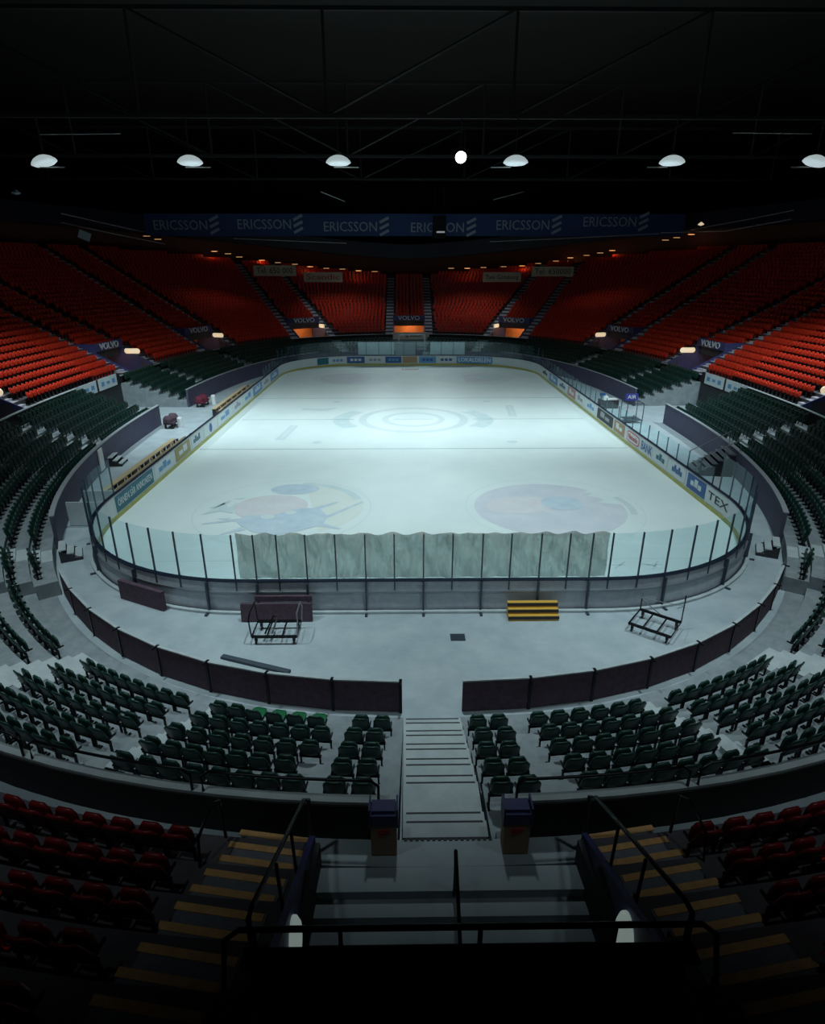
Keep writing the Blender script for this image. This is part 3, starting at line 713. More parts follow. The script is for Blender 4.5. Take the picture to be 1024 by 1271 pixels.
for sg, sd in ((-1, 'left'), (1, 'right')):
    lp = thing('passage_lamp', 'pale glowing oval wall lamp on the %s side of the near entrance' % sd, 'lamp', NV(sg*2.2, 8.4, 3.3), group='lamps in the near entrance')
    R_ = Matrix.Rotation(-sg*math.pi/2, 3, 'Y')
    m = MB(); m.lathe([(.28, 0), (.28, .05), (.22, .1), (.03, .12)], (0, 0, 0), 18, R_); m.v = [(x, y*.8, z*1.3) for x, y, z in m.v]
    m.v = [(x+sg*2.24, y-35.5-8.4, z+3.3) for x, y, z in m.v]; m.build('lens', M['nearwarm'], lp, smooth=True)
    m = MB(); m.box((sg*2.235, -35.5-8.95, 3.35), (.02, .36, .6)); m.build('painted_wall_glow', mat('painted_glow_'+sd, (.5, .4, .28), .5, emit=(.55, .42, .25), es=.12), lp)  # emission standing in for the patch of wall lit by the lamp
    # stairs with yellow nosings
    st = thing('side_stairs', 'dark stairs with yellow nosings climbing %s of the near entrance' % sd, 'stairs', NV(sg*3.0, 6.2, 2.2))
    tilt = math.radians(9)*sg
    for i in range(21):
        d = 6.12+.4*i; z = 2.52+.2*i; xc = sg*(2.98+.055*i); w_ = 1.25
        m = MB(); m.box(NV(xc, d+.3, z-.15-.1), (w_, .62, .5), tilt); m.build('tread', M['stairc'], st)
        m = MB(); m.box(NV(xc, d+.05, z+.006), (w_+.005, .11, .012), tilt); m.build('nosing_strip', M['yellow'], st)
    # handrail following the inner side of the stairs
    h = thing('stair_handrail', 'black sloping handrail between the yellow-edged stairs and the entrance, %s side' % sd, 'handrail', NV(sg*2.35, 6.3, 2.8), group='handrails beside the near entrance')
    m = MB(); pts = [NV(sg*2.33, 6.28, 2.5), NV(sg*2.33, 6.25, 3.45), NV(sg*2.38, 6.4, 3.6), NV(sg*2.45, 9.1, 4.95), NV(sg*2.46, 9.25, 4.95), NV(sg*2.46, 9.3, 3.9)]
    m.tube(pts, .033); m.build('rail', M['blackm'], h, smooth=True)
    for d in (7.3, 8.2): m = MB(); m.tube([NV(sg*2.38, d, 2.6+(d-6.3)*.5), NV(sg*2.40, d, 3.55+(d-6.4)*.5)], .026); m.build('post', M['blackm'], h)
    # outer hooped rail
    h = thing('stair_handrail', 'black bent handrail at the end of the red seats, %s side' % sd, 'handrail', NV(sg*3.7, 6.6, 2.8), group='outer rails of the near stairs')
    m = MB(); m.tube([NV(sg*3.72, 6.4, 2.8), NV(sg*3.75, 6.38, 3.6), NV(sg*3.8, 6.6, 3.75), NV(sg*3.86, 7.1, 3.6), NV(sg*3.88, 7.2, 2.9)], .026, 6); m.build('rail', M['blackm'], h, smooth=True)
# platform above the near entrance; its black stands in for lack of light
m = MB(); V = []; pr = [(VB+.22, 2.9), (VB+.22, 4.36), (10.6, 4.36)]
d = 10.6; z = 4.66
while d < 18.5: pr += [(d, z), (d+RD, z)]; d += RD; z += RR
pr += [(d, 3.5)]
k = len(pr); V = [NV(-2.36, b_, z) for b_, z in pr]+[NV(2.36, b_, z) for b_, z in pr]
m.add(V, [tuple(range(k)), tuple(range(k, 2*k))[::-1]]+[(i, k+i, k+(i+1) % k, (i+1) % k) for i in range(k)])
tag(m.build('unlit_black_platform', M['black']), 'platform blackened for lack of light behind the guard rail above the near entrance', 'platform')
# bins
def bin_(x, lb):
    o = thing('litter_bin', lb, 'bin', NV(x, 6.23, 2.2), group='bins at the head of the centre stairs')
    m = MB(); m.box(NV(x, 6.17, 2.58), (.44, .27, .72)); bd = m.build('body', M['cardboard'], o)
    m = MB(); m.box(NV(x, 6.17, 3.03), (.48, .3, .22)); m.box(NV(x, 6.15, 3.16), (.40, .24, .08)); m.box(NV(x-.23, 6.17, 3.08), (.03, .32, .4)); m.box(NV(x+.23, 6.17, 3.08), (.03, .32, .4)); m.build('hood', M['bluewall'], o)
    m = MB(); m.box(NV(x, 6.312, 2.78), (.20, .012, .07)); m.box(NV(x-.04, 6.312, 2.70), (.10, .012, .05)); m.build('red_mark', M['redp'], bd)
bin_(-1.10, 'tan litter bin with navy hood left of the centre stairs'); bin_(1.16, 'tan litter bin with navy hood right of the centre stairs')

# ------------------------------------------------------------------ seats
def shell(w_, h, t, bow, lean, z0, y0, nx_=6, nz_=4, rc=.10):
    """rounded bowed panel in local coordinates"""
    m = MB(); F_, Bk = [], []
    for i in range(nx_+1):
        for j in range(nz_+1):
            a = -1+2*i/nx_; f = j/nz_
            top = h-(rc*max(0, abs(a)-.55)**2/.2)
            z = z0+f*top; y = y0-lean*f+bow*a*a
            F_.append((a*w_/2*(1-.06*f), y+t/2, z)); Bk.append((a*w_/2*(1-.06*f), y-t/2, z))
    n = len(F_); k = nz_+1; fc = []
    for i in range(nx_):
        for j in range(nz_):
            q_ = (i*k+j, (i+1)*k+j, (i+1)*k+j+1, i*k+j+1); fc.append(q_[::-1]); fc.append(tuple(n+v for v in q_))
    rim = [i*k for i in range(nx_+1)]+[nx_*k+j for j in range(1, k)]+[i*k+nz_ for i in range(nx_-1, -1, -1)]+[j for j in range(nz_-1, 0, -1)]
    for a in range(len(rim)): b_ = rim[(a+1) % len(rim)]; fc.append((rim[a], b_, n+b_, n+rim[a]))
    return m.add(F_+Bk, fc)
def make_seat(m_, name, down=False, dm=None):
    o = thing(name, '', 'seat', worldspace=False)
    shell(.455, .40, .035, .05, .10, .44, -.02).build('backrest', m_, o, smooth=True)
    if not down: shell(.40, .36, .05, .02, .02, .42, .11).build('seat_pan', m_, o, smooth=True)
    else:
        s_ = shell(.40, .40, .05, .02, .0, 0, 0); s_.v = [(x, .06+z, .43+y) for x, y, z in s_.v]; s_.build('seat_pan', dm or m_, o, smooth=True)
    b_ = MB(); b_.box((0, .03, .38), (.50, .06, .05)); 
    for sx in (-.22, .22): b_.box((sx, .04, .19), (.035, .05, .38)); b_.box((sx, .08, .015), (.05, .2, .03)); b_.box((sx, .10, .47), (.03, .26, .04))
    b_.build('support', M['blackm'], o); return o
proto = {'green': make_seat(M['green'], 'green_tip_up_seat'), 'red': make_seat(M['dimred'], 'red_tip_up_seat'), 'bred': make_seat(M['red'], 'red_tip_up_seat'), 'gdown': make_seat(M['green'], 'green_tip_up_seat', True, M['lgreen'])}
SEATS = []   # x,y,z,rz,tier,row,block,pos
def row_seats(u0, u1, d, z, tier, row, test, pitch=.5):
    n = max(2, int((u1-u0)/.05)); us = np.linspace(u0, u1, n)
    run = None; acc = pitch; prev = None; out = []; cur = []
    for u in us:
        x, y, nx, ny = C(u, d)
        if prev: acc += math.hypot(x-prev[0], y-prev[1])
        prev = (x, y)
        if test(Vector((x, y))):
            if cur: out.append(cur); cur = []
            acc = pitch
            continue
        if acc >= pitch: cur.append((x, y, z, math.atan2(nx, -ny), float(u))); acc = 0
    if cur: out.append(cur)
    for bl in out: SEATS.append((tier, row, bl))
low = in_low_aisle
for k in range(5):
    d = 1.62+.82*k; z = .35+.325*k
    row_seats(0.3, U_LOWEND-.2, d, z, 'lower', k, low); row_seats(LEN-U_LOWEND+.2, LEN-.3, d, z, 'lower', k, low)
    row_seats(U_FWALL+.3, LEN-U_FWALL-.3, d, z, 'lower', k, low)
for k in range(7):
    d = .80+.82*k; z = .60+.25*k
    if k == 6: d = 5.5
    for a, b in ((U_LOWEND+.3, U_T0-.3), (U_T1+.3, U_FWALL-.3)):
        row_seats(a, b, d, z, 'lower', k, low); row_seats(*mirror(a, b), d, z, 'lower', k, low)
for k in range(0, 28):
    d = D0+RD*k+.62; z = Z0+RR*k
    for i in range(32):
        pass
    # split the ring at the near centre (camera axis) and drop places behind the camera
    lim = LEN
    us = np.linspace(0, LEN, 600); ok = [u for u in us if KTOP(u) > k and C(u, d)[1] > -51 and u < LEN/2]
    if ok: row_seats(ok[0], ok[-1], d, z, 'upper', k, up_block); row_seats(LEN-ok[-1], LEN-ok[0], d, z, 'upper', k, up_block)
flat = []
for tier, row, bl in SEATS:
    us_ = bl[len(bl)//2][4]; sd = 'right' if us_ < LEN/2 else 'left'
    if sd == 'left': bl = bl[::-1]
    for i, (x, y, z, rz, u) in enumerate(bl):
        pr = project((x, y, z+.6)); vis = pr is not None and -15 < pr[0] < 1039 and -15 < pr[1] < 1290
        flat.append(dict(x=x, y=y, z=z, rz=rz, tier=tier, row=row, side=sd, i=i, n=len(bl), vis=vis, depth=pr[2] if pr else 999, pr=pr, bu=bl[0][4] if sd == 'right' else LEN-bl[0][4]))
BN_L = [(1.7, 'pair beside the centre stairs'), (U_NARROW+2.6, 'inner block'), (U_MID+3.2, 'middle block'), (U_BIG+3.2, 'outer block'), (U_LOWEND, 'corner block'), (SIDEA[0]+.2, 'corner block'), (SIDEA[1]-1, 'side block before the tunnel'), (U_T0, 'side block beside the tunnel'), (999, 'far block')]
edges_l = [(AH, 'seat pair'), (U_NARROW, 'inner block'), (U_MID, 'middle block'), (U_BIG, 'corner block'), (SIDEA[0], 'side block'), (SIDEA[1], 'tunnel block'), (U_T1, 'far block'), (SIDEA[2], 'distant block'), (SIDEA[3], 'far corner block')]
def bname(s):
    if s['tier'] == 'lower':
        nm = 'seat pair'
        for e, t_ in edges_l:
            if s['bu'] > e-.6: nm = t_
        if s['bu'] > U_LOWEND and s['bu'] < SIDEA[0]: nm = 'stub block'
        return nm
    vs_ = sorted(v[0] for v in VF if v[0] <= LEN/2+.1); i = sum(1 for v in vs_ if s['bu'] > v+.2)
    return ('entrance block', 'corner block', 'side block', 'tunnel block', 'far side block', 'far corner block', 'far end block', 'far end block')[min(i-1, 7)] if i > 0 else 'middle block'
used = set()
rest = {'lower': [], 'upper': []}
for tier, key, colr in (('lower', 'green', 'dark green'), ('upper', 'red', 'red')):
    L_ = sorted([s for s in flat if s['tier'] == tier], key=lambda s: (not s['vis'], s['depth']))
    ind = [s for s in L_[:300] if s['vis']]
    first = {}
    for s in ind:
        kk = key
        if tier == 'lower' and s['side'] == 'left' and s['row'] == 0 and s['pr'] and any(abs(s['pr'][0]-q_) < 12 for q_ in (306, 332, 371, 397)): kk = 'gdown'
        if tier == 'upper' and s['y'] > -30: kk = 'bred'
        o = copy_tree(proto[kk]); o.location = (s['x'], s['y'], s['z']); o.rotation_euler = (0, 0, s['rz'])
        g = '%s %s seats' % (s['side'], bname(s))
        lb = '%s tip-up seat, %s row of %s %s, %s from its centre end' % (('folded-down green' if kk == 'gdown' else colr), ORD[min(s['row'], 39)], s['side'], bname(s), ORD[min(s['i'], 38)])
        o['label'] = lb; o['category'] = 'seat'; o['group'] = ('lower tier, ' if tier == 'lower' else 'upper tier, ')+g
    rest[tier] = [s for s in L_[len(ind):] if s['vis'] or (s['y'] > -45 and s['depth'] < 200)]
for o in proto.values():
    for ch in list(o.children): bpy.data.objects.remove(ch)
    bpy.data.objects.remove(o)
def mass(seats, m_, name, label, kind_cat, grp):
    tv = []
    def bx(x0, x1, y0, y1, z0, z1, sh=0): return [(x0, y0, z0), (x1, y0, z0), (x1, y1, z0), (x0, y1, z0), (x0, y0-sh, z1), (x1, y0-sh, z1), (x1, y1-sh, z1), (x0, y1-sh, z1)]
    bf = [(0, 3, 2, 1), (4, 5, 6, 7), (0, 1, 5, 4), (1, 2, 6, 5), (2, 3, 7, 6), (3, 0, 4, 7)]
    T = np.array(bx(-.21, .21, -.05, -.01, .42, .84, .08)+bx(-.2, .2, .02, .10, .42, .76, .02)+bx(-.25, .25, .0, .05, .34, .40)+bx(-.02, .02, .0, .05, 0, .36))
    Fb = [tuple(i+8*k for i in f) for k in range(4) for f in bf]
    V = []; Fc = []
    for i, s in enumerate(seats):
        c, s_ = math.cos(s['rz']), math.sin(s['rz'])
        P_ = T.copy(); X = P_[:, 0]*c-P_[:, 1]*s_+s['x']; Y = P_[:, 0]*s_+P_[:, 1]*c+s['y']; Z = P_[:, 2]+s['z']
        V.append(np.stack([X, Y, Z], 1)); Fc += [tuple(j+32*i for j in f) for f in Fb]
    if not V: return
    me = bpy.data.meshes.new(name); me.from_pydata(np.concatenate(V).tolist(), [], Fc); me.materials.append(m_)
    o = bpy.data.objects.new(name, me); COL.objects.link(o); tag(o, label, kind_cat, grp, 'stuff')
mass(rest['lower'], M['green'], 'distant_green_seats', 'rows of small dark green seats along the sides and far end of the lower tier', 'seats', 'distant green seats')
mass(rest['upper'], M['red'], 'distant_red_seats', 'banks of small red seats filling the distant upper tier', 'seats', 'distant red seats')

# ------------------------------------------------------------------ things on the concourse round the rink
def local(o, rz):  # build in local coordinates then rotate via empty
    return o
# carts
def cart(x, y, rz, lb, style):
    o = thing('equipment_cart', lb, 'cart', (x, y, 0), rz, worldspace=False)
    L_, W_ = (1.5, .95) if style == 0 else (1.4, 1.15)
    z = .30
    m = MB()
    m.tube([(-L_/2, -W_/2, z), (L_/2, -W_/2, z), (L_/2, W_/2, z), (-L_/2, W_/2, z), (-L_/2, -W_/2, z)], .035, 6)
    for xx in (-L_/6, L_/6): m.tube([(xx, -W_/2, z), (xx, W_/2, z)], .03, 6)
    m.box((0, -W_/2, z), (L_, .09, .07)); m.box((0, W_/2, z), (L_, .09, .07)); m.build('frame', M['blackm'], o)
    for sx in (-1, 1):
        m = MB()
        if style == 0: m.tube([(sx*L_/2, -W_/2, z), (sx*(L_/2+.05), -W_/2, .9), (sx*(L_/2+.02), -W_/2+.1, 1.12), (sx*(L_/2+.02), W_/2-.1, 1.12), (sx*(L_/2+.05), W_/2, .9), (sx*L_/2, W_/2, z)], .025, 6)
        else: m.tube([(sx*L_/2, W_/2, z), (sx*L_/2, W_/2, 1.35 if sx > 0 else .75)], .022, 6)
        m.build('end_hoop' if style == 0 else 'upright', M['galv'] if style == 0 and sx > 0 else M['blackm'], o)
        for sy in (-1, 1):
            m = MB(); m.lathe([(.085, -.025), (.085, .025)], (sx*(L_/2-.12), sy*(W_/2-.05), .085), 14, Matrix.Rotation(math.pi/2, 3, 'Y')); m.box((sx*(L_/2-.12), sy*(W_/2-.05), .2), (.09, .06, .14)); m.build('castor', M['rubber'], o)
    if style == 1:
        m = MB(); m.tube([(-L_/2, W_/2, 1.0), (-L_/2, W_/2, .75), (L_/2, W_/2, .95), (L_/2, -W_/2+.2, 1.3)], .012, 5); m.tube([(-L_/2-.3, W_/2+.1, .78), (0, W_/2, .35)], .02, 5); m.build('loose_bar', M['galv'], o)
    else:
        m = MB(); m.tube([(-.35, -.3, z), (-.15, .3, .62), (.0, .2, .62), (-.12, -.3, z)], .03, 5); m.build('folded_stay', M['blackm'], o)
cart(-5.05, -31.7, .0, 'black tubular equipment cart parked by the near glass, left of centre', 0)
cart(7.85, -31.5, -.68, 'black low equipment cart with uprights parked by the near glass, right of centre', 1)
# dark crash mats behind the left cart and at the left corner
o = thing('crash_mat', 'dark brown mat leaning on the near boards behind the left cart', 'mat', (-5.25, -30.45, 0))
m = MB(); m.box((-5.25, -30.72, .36), (2.5, .12, .66), 0, Matrix.Rotation(-.12, 3, 'X')); m.build('lower_mat', M['brown'], o); m = MB(); m.box((-5.0, -30.58, .83), (2.0, .10, .2)); m.build('upper_mat', M['brown'], o)
pA, tA, nA = RP(sn[0]-2.6); pB, tB, nB = RP(sn[0]-4.7)
m = MB(); a = pA+nA*.50; b = pB+nB*.50; c_ = (a+b)/2; dv_ = b-a
m.box((c_.x, c_.y, .40), (dv_.length, .16, .78), math.atan2(dv_.y, dv_.x)); tag(m.build('crash_mat', M['brown']), 'dark brown padded mat against the near left corner of the boards', 'mat')
# yellow steps
o = thing('yellow_steps', 'small set of yellow steps with black edges against the near boards', 'steps', (3.95, -30.4, 0))
for i, (z, y) in enumerate(((.56, -30.46), (.38, -30.62), (.20, -30.78))):
    m = MB(); m.box((3.82, y, z/2), (1.78, .16, z)); m.build('tread', M['tyellow'], o)
    m = MB(); m.box((3.82, y-.085, z-.07), (1.80, .03, .11)); m.build('black_edge', M['dark'], o)
m = MB(); m.box((1.05, -31.85, .006), (.5, .42, .012)); tag(m.build('floor_hatch', M['post']), 'small dark square drain hatch in the concourse floor', 'hatch')
# long dark mat strip near the left barrier
m = MB(); pA_ = Vector((-6.6, -32.9)); pB_ = Vector((-4.3, -33.75))
m.box(((pA_.x+pB_.x)/2, (pA_.y+pB_.y)/2, .05), ((pB_-pA_).length, .18, .08), math.atan2(pB_.y-pA_.y, pB_.x-pA_.x)); tag(m.build('rolled_mat', M['stripmat']), 'long dark slate strip lying on the floor before the left barrier', 'mat')

def bench(x, y0, y1, lb):
    o = thing('team_bench', lb, 'bench', (x, (y0+y1)/2, 0)); L_ = y1-y0; ym = (y0+y1)/2
    m = MB(); m.box((x, ym, .46), (.38, L_, .05)); m.build('seat', M['wood'], o)
    m = MB(); m.box((x-.55, ym, .62), (.34, L_, .05)); m.build('rear_seat', M['wood'], o)
    m = MB(); m.box((x+.30, ym, .80), (.04, L_, .10)); m.build('front_rail', M['wood'], o)
    n = int(L_/.9)
    for i in range(n+1):
        y = y0+.1+(L_-.2)*i/n; m = MB(); m.box((x, y, .22), (.36, .06, .44)); m.box((x-.55, y, .30), (.3, .06, .58)); m.box((x-.2, y, .32), (.8, .05, .06)); m.box((x-.25, y, .56), (.10, .2, .18)); m.build('support', M['cardboard'] if i % 2 else M['dark'], o)
bench(-16.2, -19.4, -8.2, 'long pale wooden team bench behind the left boards, nearest one')
bench(-16.2, 1.4, 12.5, 'pale wooden team bench behind the left boards, farther one')
for y, lb in ((-7.6, 'dark round stool with pale post at the end of the nearer team bench'), (1.0, 'dark round stool with pale post at the end of the farther team bench')):
    o = thing('post_stool', lb, 'stool', (-15.6, y, 0)); m = MB(); m.lathe([(.14, 0), (.06, .06), (.05, .7)], (-15.6, y, 0), 10); m.build('post', M['white'], o); m = MB(); m.lathe([(.2, .7), (.2, .85)], (-15.6, y, 0), 12); m.build('cap', M['dark'], o)
def stepsthing(x, y, rz, w_, n, lb, m_='tread', dark=False, rise=.2, run=.28):
    o = thing('access_steps', lb, 'steps', (x, y, 0), rz, worldspace=False)
    for i in range(n):
        m = MB(); m.box((0, i*run, (i+1)*rise-.03), (w_, run, .05)); m.build('tread', M[m_], o)
    for sx in (-1, 1):
        m = MB(); m.add([(sx*w_/2, -run/2, 0), (sx*w_/2, n*run-run/2, 0), (sx*w_/2, n*run-run/2, n*rise-.06), (sx*w_/2, -run/2, .1), (sx*(w_/2-.04), -run/2, 0), (sx*(w_/2-.04), n*run-run/2, 0), (sx*(w_/2-.04), n*run-run/2, n*rise-.06), (sx*(w_/2-.04), -run/2, .1)], [(0, 1, 2, 3), (7, 6, 5, 4), (0, 4, 5, 1), (1, 5, 6, 2), (2, 6, 7, 3), (3, 7, 4, 0)]); m.build('stringer', M['dark'], o)
        if dark:
            m = MB(); m.tube([(sx*w_/2, -.1, .1), (sx*w_/2, -.1, 1.0), (sx*w_/2, n*run, n*rise+.95), (sx*w_/2, n*run, n*rise)], .03, 6); m.build('handrail', M['galv'], o)
    return o
def wallpt(y, dd, sg): u = uy(y); x, yy, nx, ny = C(u, dd); return (x*sg, yy, math.atan2(-nx*sg, ny))
x, y, r = wallpt(-25.6, -.75, -1); stepsthing(x, y, r, 1.1, 3, 'three pale wooden steps at the end of the left side wall, by the barrier')
x, y, r = wallpt(-25.6, -.75, 1); stepsthing(x, y, r, 1.1, 3, 'three pale wooden steps at the end of the right side wall, by the barrier')
x, y, r = wallpt(-12.0, -.75, -1); stepsthing(x, y, r, 1.2, 3, 'small pale steps against the left wall behind the nearer team bench')
m = MB(); xx, yy, rr = wallpt(-13.6, -.06, -1); m.box((xx, yy, .8), (.75, .06, 1.3), rr); tag(m.build('wall_notice', M['white']), 'plain white panel on the left side wall beside the small steps', 'panel')
x, y, r = wallpt(-14.2, -2.1, 1); stepsthing(x, y, r, 1.9, 7, 'dark steel stairs with handrails rising to the right side seats', 'galv', True, .2, .30)
# right-hand side: table with sign, crates
o = thing('frame_stand', 'grey steel frame stand with a small blue sign, by the right boards', 'stand', (17.7, -.9, 0))
m = MB()
for dx in (-.65, .65):
    for dy in (-.7, .7): m.box((17.7+dx, -.9+dy, .8), (.05, .05, 1.6))
m.box((17.7, -.9-.7, 1.58), (1.3, .05, .05)); m.box((17.7, -.9+.7, 1.58), (1.3, .05, .05)); m.box((17.05, -.9, 1.58), (.05, 1.4, .05)); m.box((18.35, -.9, 1.58), (.05, 1.4, .05)); m.box((17.7, -.9, .25), (1.3, 1.4, .04)); m.build('frame', M['post'], o)
m = MB(); m.box((17.8, -.2, 1.85), (1.0, .08, .55)); m.build('sign_board', mat('violet_sign', (.06, .06, .35), .5), o)
text('AIR', o, M['white'], (17.8, -.25, 1.85), (math.pi/2, 0, 0), .7, .3)
o = thing('covered_crate', 'black crate with white cover and small blue box beside the right wall', 'crate', (17.5, 4.5, 0))
m = MB(); m.box((17.5, 4.5, .35), (1.6, 1.0, .7)); m.build('crate_body', M['dark'], o); m = MB(); m.box((17.6, 4.5, .74), (1.3, .5, .10), .2); m.box((17.2, 4.6, .9), (.4, .6, .25)); m.build('white_cover', M['white'], o); m = MB(); m.box((17.0, 4.7, 1.1), (.4, .4, .25)); m.build('blue_box', M['blue'], o)
for sg, y, lb in ((-1, -2.2, 'dark trolley piled with boxes at the end of the near left wall'), (-1, 5.6, 'dark crimson bags heaped at the start of the far left wall')):
    x = sg*19.0
    o = thing('loaded_trolley', lb, 'trolley', (x, y, 0)); m = MB(); m.box((x, y, .45), (.8, 1.6, .12)); [m.lathe([(.02, .5), (.25, .45), (.38, .25), (.40, 0)], (x+a_, y+b_, .5), 12) for a_, b_ in ((-.1, -.45), (.1, .1), (-.05, .5))]; m.build('load', M['brown'] if y < 0 else mat('crimson_cloth', (.12, .01, .03), .8), o)
    m = MB(); [m.lathe([(.16, -.03), (.16, .03)], (x+a_, y+b_, .16), 12, Matrix.Rotation(math.pi/2, 3, 'Y')) for a_ in (-.3, .3) for b_ in (-.6, .6)]; m.box((x, y, .36), (.7, 1.5, .06)); m.build('chassis', M['rubber'], o)
    m = MB(); m.lathe([(.2, 0), (.2, .7), (.16, .8)], (x+.7, y+(-.2 if y < 0 else 1.0), 0), 12); tag(m.build('white_drum', M['white']), 'white plastic drum beside the %s' % ('dark trolley' if y < 0 else 'crimson bags'), 'drum')
# orange litter on right seats
for x, y, z, lb in ((9.75, -37.9, 1.85, 'crumpled orange cloth left on the right-hand green seats'), (10.9, -36.2, 1.2, 'small red cloth left on a step among the right green seats')):
    m = MB(); V = []; 
    m.lathe([(.02, .10), (.10, .09), (.17, .04), (.19, 0)], (x, y, z), 11); m.v = [(a+random.uniform(-.06, .06), b_+random.uniform(-.06, .06), c_+random.uniform(0, .05)) for a, b_, c_ in m.v]; tag(m.build('crumpled_cloth', M['orange'], smooth=True), lb, 'cloth')
# big treads slabs: short kerb rails at the wide corner aisles
# banners over the tunnels
for sg in (-1, 1):
    u = (U_T0+U_T1)/2-.7; u = u if sg > 0 else LEN-u
    x, y, nx, ny = C(u, 5.78); o = thing('tunnel_banner', 'pale sponsor banner on the parapet over the %s side tunnel' % ('right' if sg > 0 else 'left'), 'banner', (x, y, 2.6))
    for k_, du in enumerate((-1.75, 1.75)):
        xx, yy, a_, b_ = C(u+du, 5.80); m = MB(); m.box((xx, yy, 2.62), (3.2, .05, .95), math.atan2(b_, a_)+math.pi/2); m.build('banner_panel', M['boardw'], o)
        m = MB(); 
        for j in range(3): cx_, cy_, _, _ = C(u+du-.9+j*.9, 5.76); m.box((cx_, cy_, 2.62), (.5, .012, .22 if j % 2 else .35), math.atan2(b_, a_)+math.pi/2)
        m.build('banner_mark', M['lblue'], o)
# far centre white sign
m = MB(); m.box((.25, 41.2, 2.55), (5.2, .1, .95)); o = tag(m.build('far_centre_sign', M['signw']), 'white sponsor board on the parapet under the far centre entrance', 'sign')
b = MB(); b.box((-.3, 41.13, 2.55), (.45, .02, .5)); b.box((.9, 41.13, 2.55), (1.6, .02, .25)); b.build('sign_mark', M['khaki'], o)

# ------------------------------------------------------------------ roof: lamps, trusses, banner, signs
def lamp_spot(name, loc, energy, angle, blend, tilt, col=LAMP_COL, size=.5, rz=0):
    ld = bpy.data.lights.new(name, 'SPOT'); ld.energy = energy; ld.spot_size = math.radians(angle); ld.spot_blend = blend; ld.color = col; ld.shadow_soft_size = size
    o = bpy.data.objects.new(name, ld); COL.objects.link(o); o.location = loc; o.rotation_euler = (math.radians(tilt), 0, rz); return o
px_l = (55, 236, 420, 640, 834, 1012)
for i, px in enumerate(px_l):
    p = unproject(px, 202, -4.7+(.4 if i in (0, 5) else 0)); x, y, z = p
    o = thing('ceiling_lamp', '%s glowing high-bay lamp hanging over the ice, counted from the left end' % ORD[i], 'lamp', (x, y, z), group='row of lamps over the ice')
    R_ = Matrix.Rotation((-.25, 0, 0, 0, 0, .25)[i], 3, 'Y')
    m = MB(); m.lathe([(.10, .52), (.18, .50), (.22, .42), (.1, .4)], (x, y, z), 24, R_); m.build('reflector', M['reflector'], o, smooth=True)
    m = MB(); m.lathe([(.10, .42), (.32, .39), (.56, .28), (.74, .12), (.80, 0), (.6, -.12), (.1, -.18)], (x, y, z), 24, R_); m.build('lens', M['lamp'], o, smooth=True)
    m = MB(); m.tube([(x, y, z+.6), (x, y, z+2.6)], .04, 6); m.build('stem', M['truss'], o)
    m = MB(); m.tube([(x-.3, y-.1, z-.27), (x+(1.3 if i < 3 else -1.6), y-.1, z-.27)], .035, 6); m.build('side_bar', M['pipe'], o)
    lamp_spot('ceiling_lamp_light', (x, y, z-.35), LAMP_W*(1.2 if i in (0, 5) else 1), (98 if i in (0, 5) else 108), .85, 12 if i in (0, 5) else 25)
p = unproject(572, 195, -6.0)
o = thing('spotlight', 'bright small spotlight between the third and fourth ceiling lamps', 'lamp', p)
m = MB(); m.lathe([(.42, 0), (.4, .5), (.12, .62)], p, 16, Matrix.Rotation(math.radians(-62), 3, 'X')); m.build('housing', M['blackm'], o, smooth=True)
m = MB(); m.lathe([(.34, -.03), (.30, -.12), (.05, -.18)], p, 16, Matrix.Rotation(math.radians(-62), 3, 'X')); m.build('lens', M['star'], o, smooth=True)
m = MB(); m.tube([p, (p.x, p.y, p.z+2.6)], .04, 6); m.build('stem', M['truss'], o)
# lamps added out of view; the first three light the near ice
for x, y, t_ in ((-9, -17, 14), (9, -17, 14), (0, -19, 14)):
    o = thing('unseen_fill_lamp', 'added unseen lamp high over the near half of the rink', 'lamp', (x, y, 25.2), group='added lamps over the near half')
    m = MB(); m.lathe([(.1, .6), (.6, .3), (.8, 0)], (x, y, 25.2), 20); m.build('reflector', M['reflector'], o, smooth=True)
    lamp_spot('unseen_fill_light', (x, y, 25.0), HIGH_W, 84, .9, t_)
for x, y, t_ in ((-13, -33, 6), (0, -33, 6), (13, -33, 6)):  # put in out of frame to brighten the near concourse
    o = thing('unseen_fill_lamp', 'added unseen lamp high over the concourse at the near end', 'lamp', (x, y, 24.2), group='added lamps over the near concourse')
    m = MB(); m.lathe([(.1, .6), (.6, .3), (.8, 0)], (x, y, 24.2), 20); m.build('reflector', M['reflector'], o, smooth=True)
    lamp_spot('unseen_fill_light', (x, y, 24.0), NEAR_W, 66, 1.0, t_)
for x in (-23, -8.5, 8.5, 23):  # added out of sight to light the lower rows of the far stand
    y = 42.5 if abs(x) < 20 else 38.8
    o = thing('unseen_fill_lamp', 'added lamp hidden behind the long banner over the far stand', 'lamp', (x, y, 17.0), group='added lamps behind the banner')
    m = MB(); m.lathe([(.1, .5), (.5, .3), (.6, 0)], (x, y, 17.0), 20); m.build('reflector', M['reflector'], o, smooth=True)
    lamp_spot('unseen_fill_light', (x, y, 16.9), FAR_W*(1 if abs(x) < 20 else .4), 92 if abs(x) < 20 else 100, 1.0, 3 if abs(x) < 20 else -24)
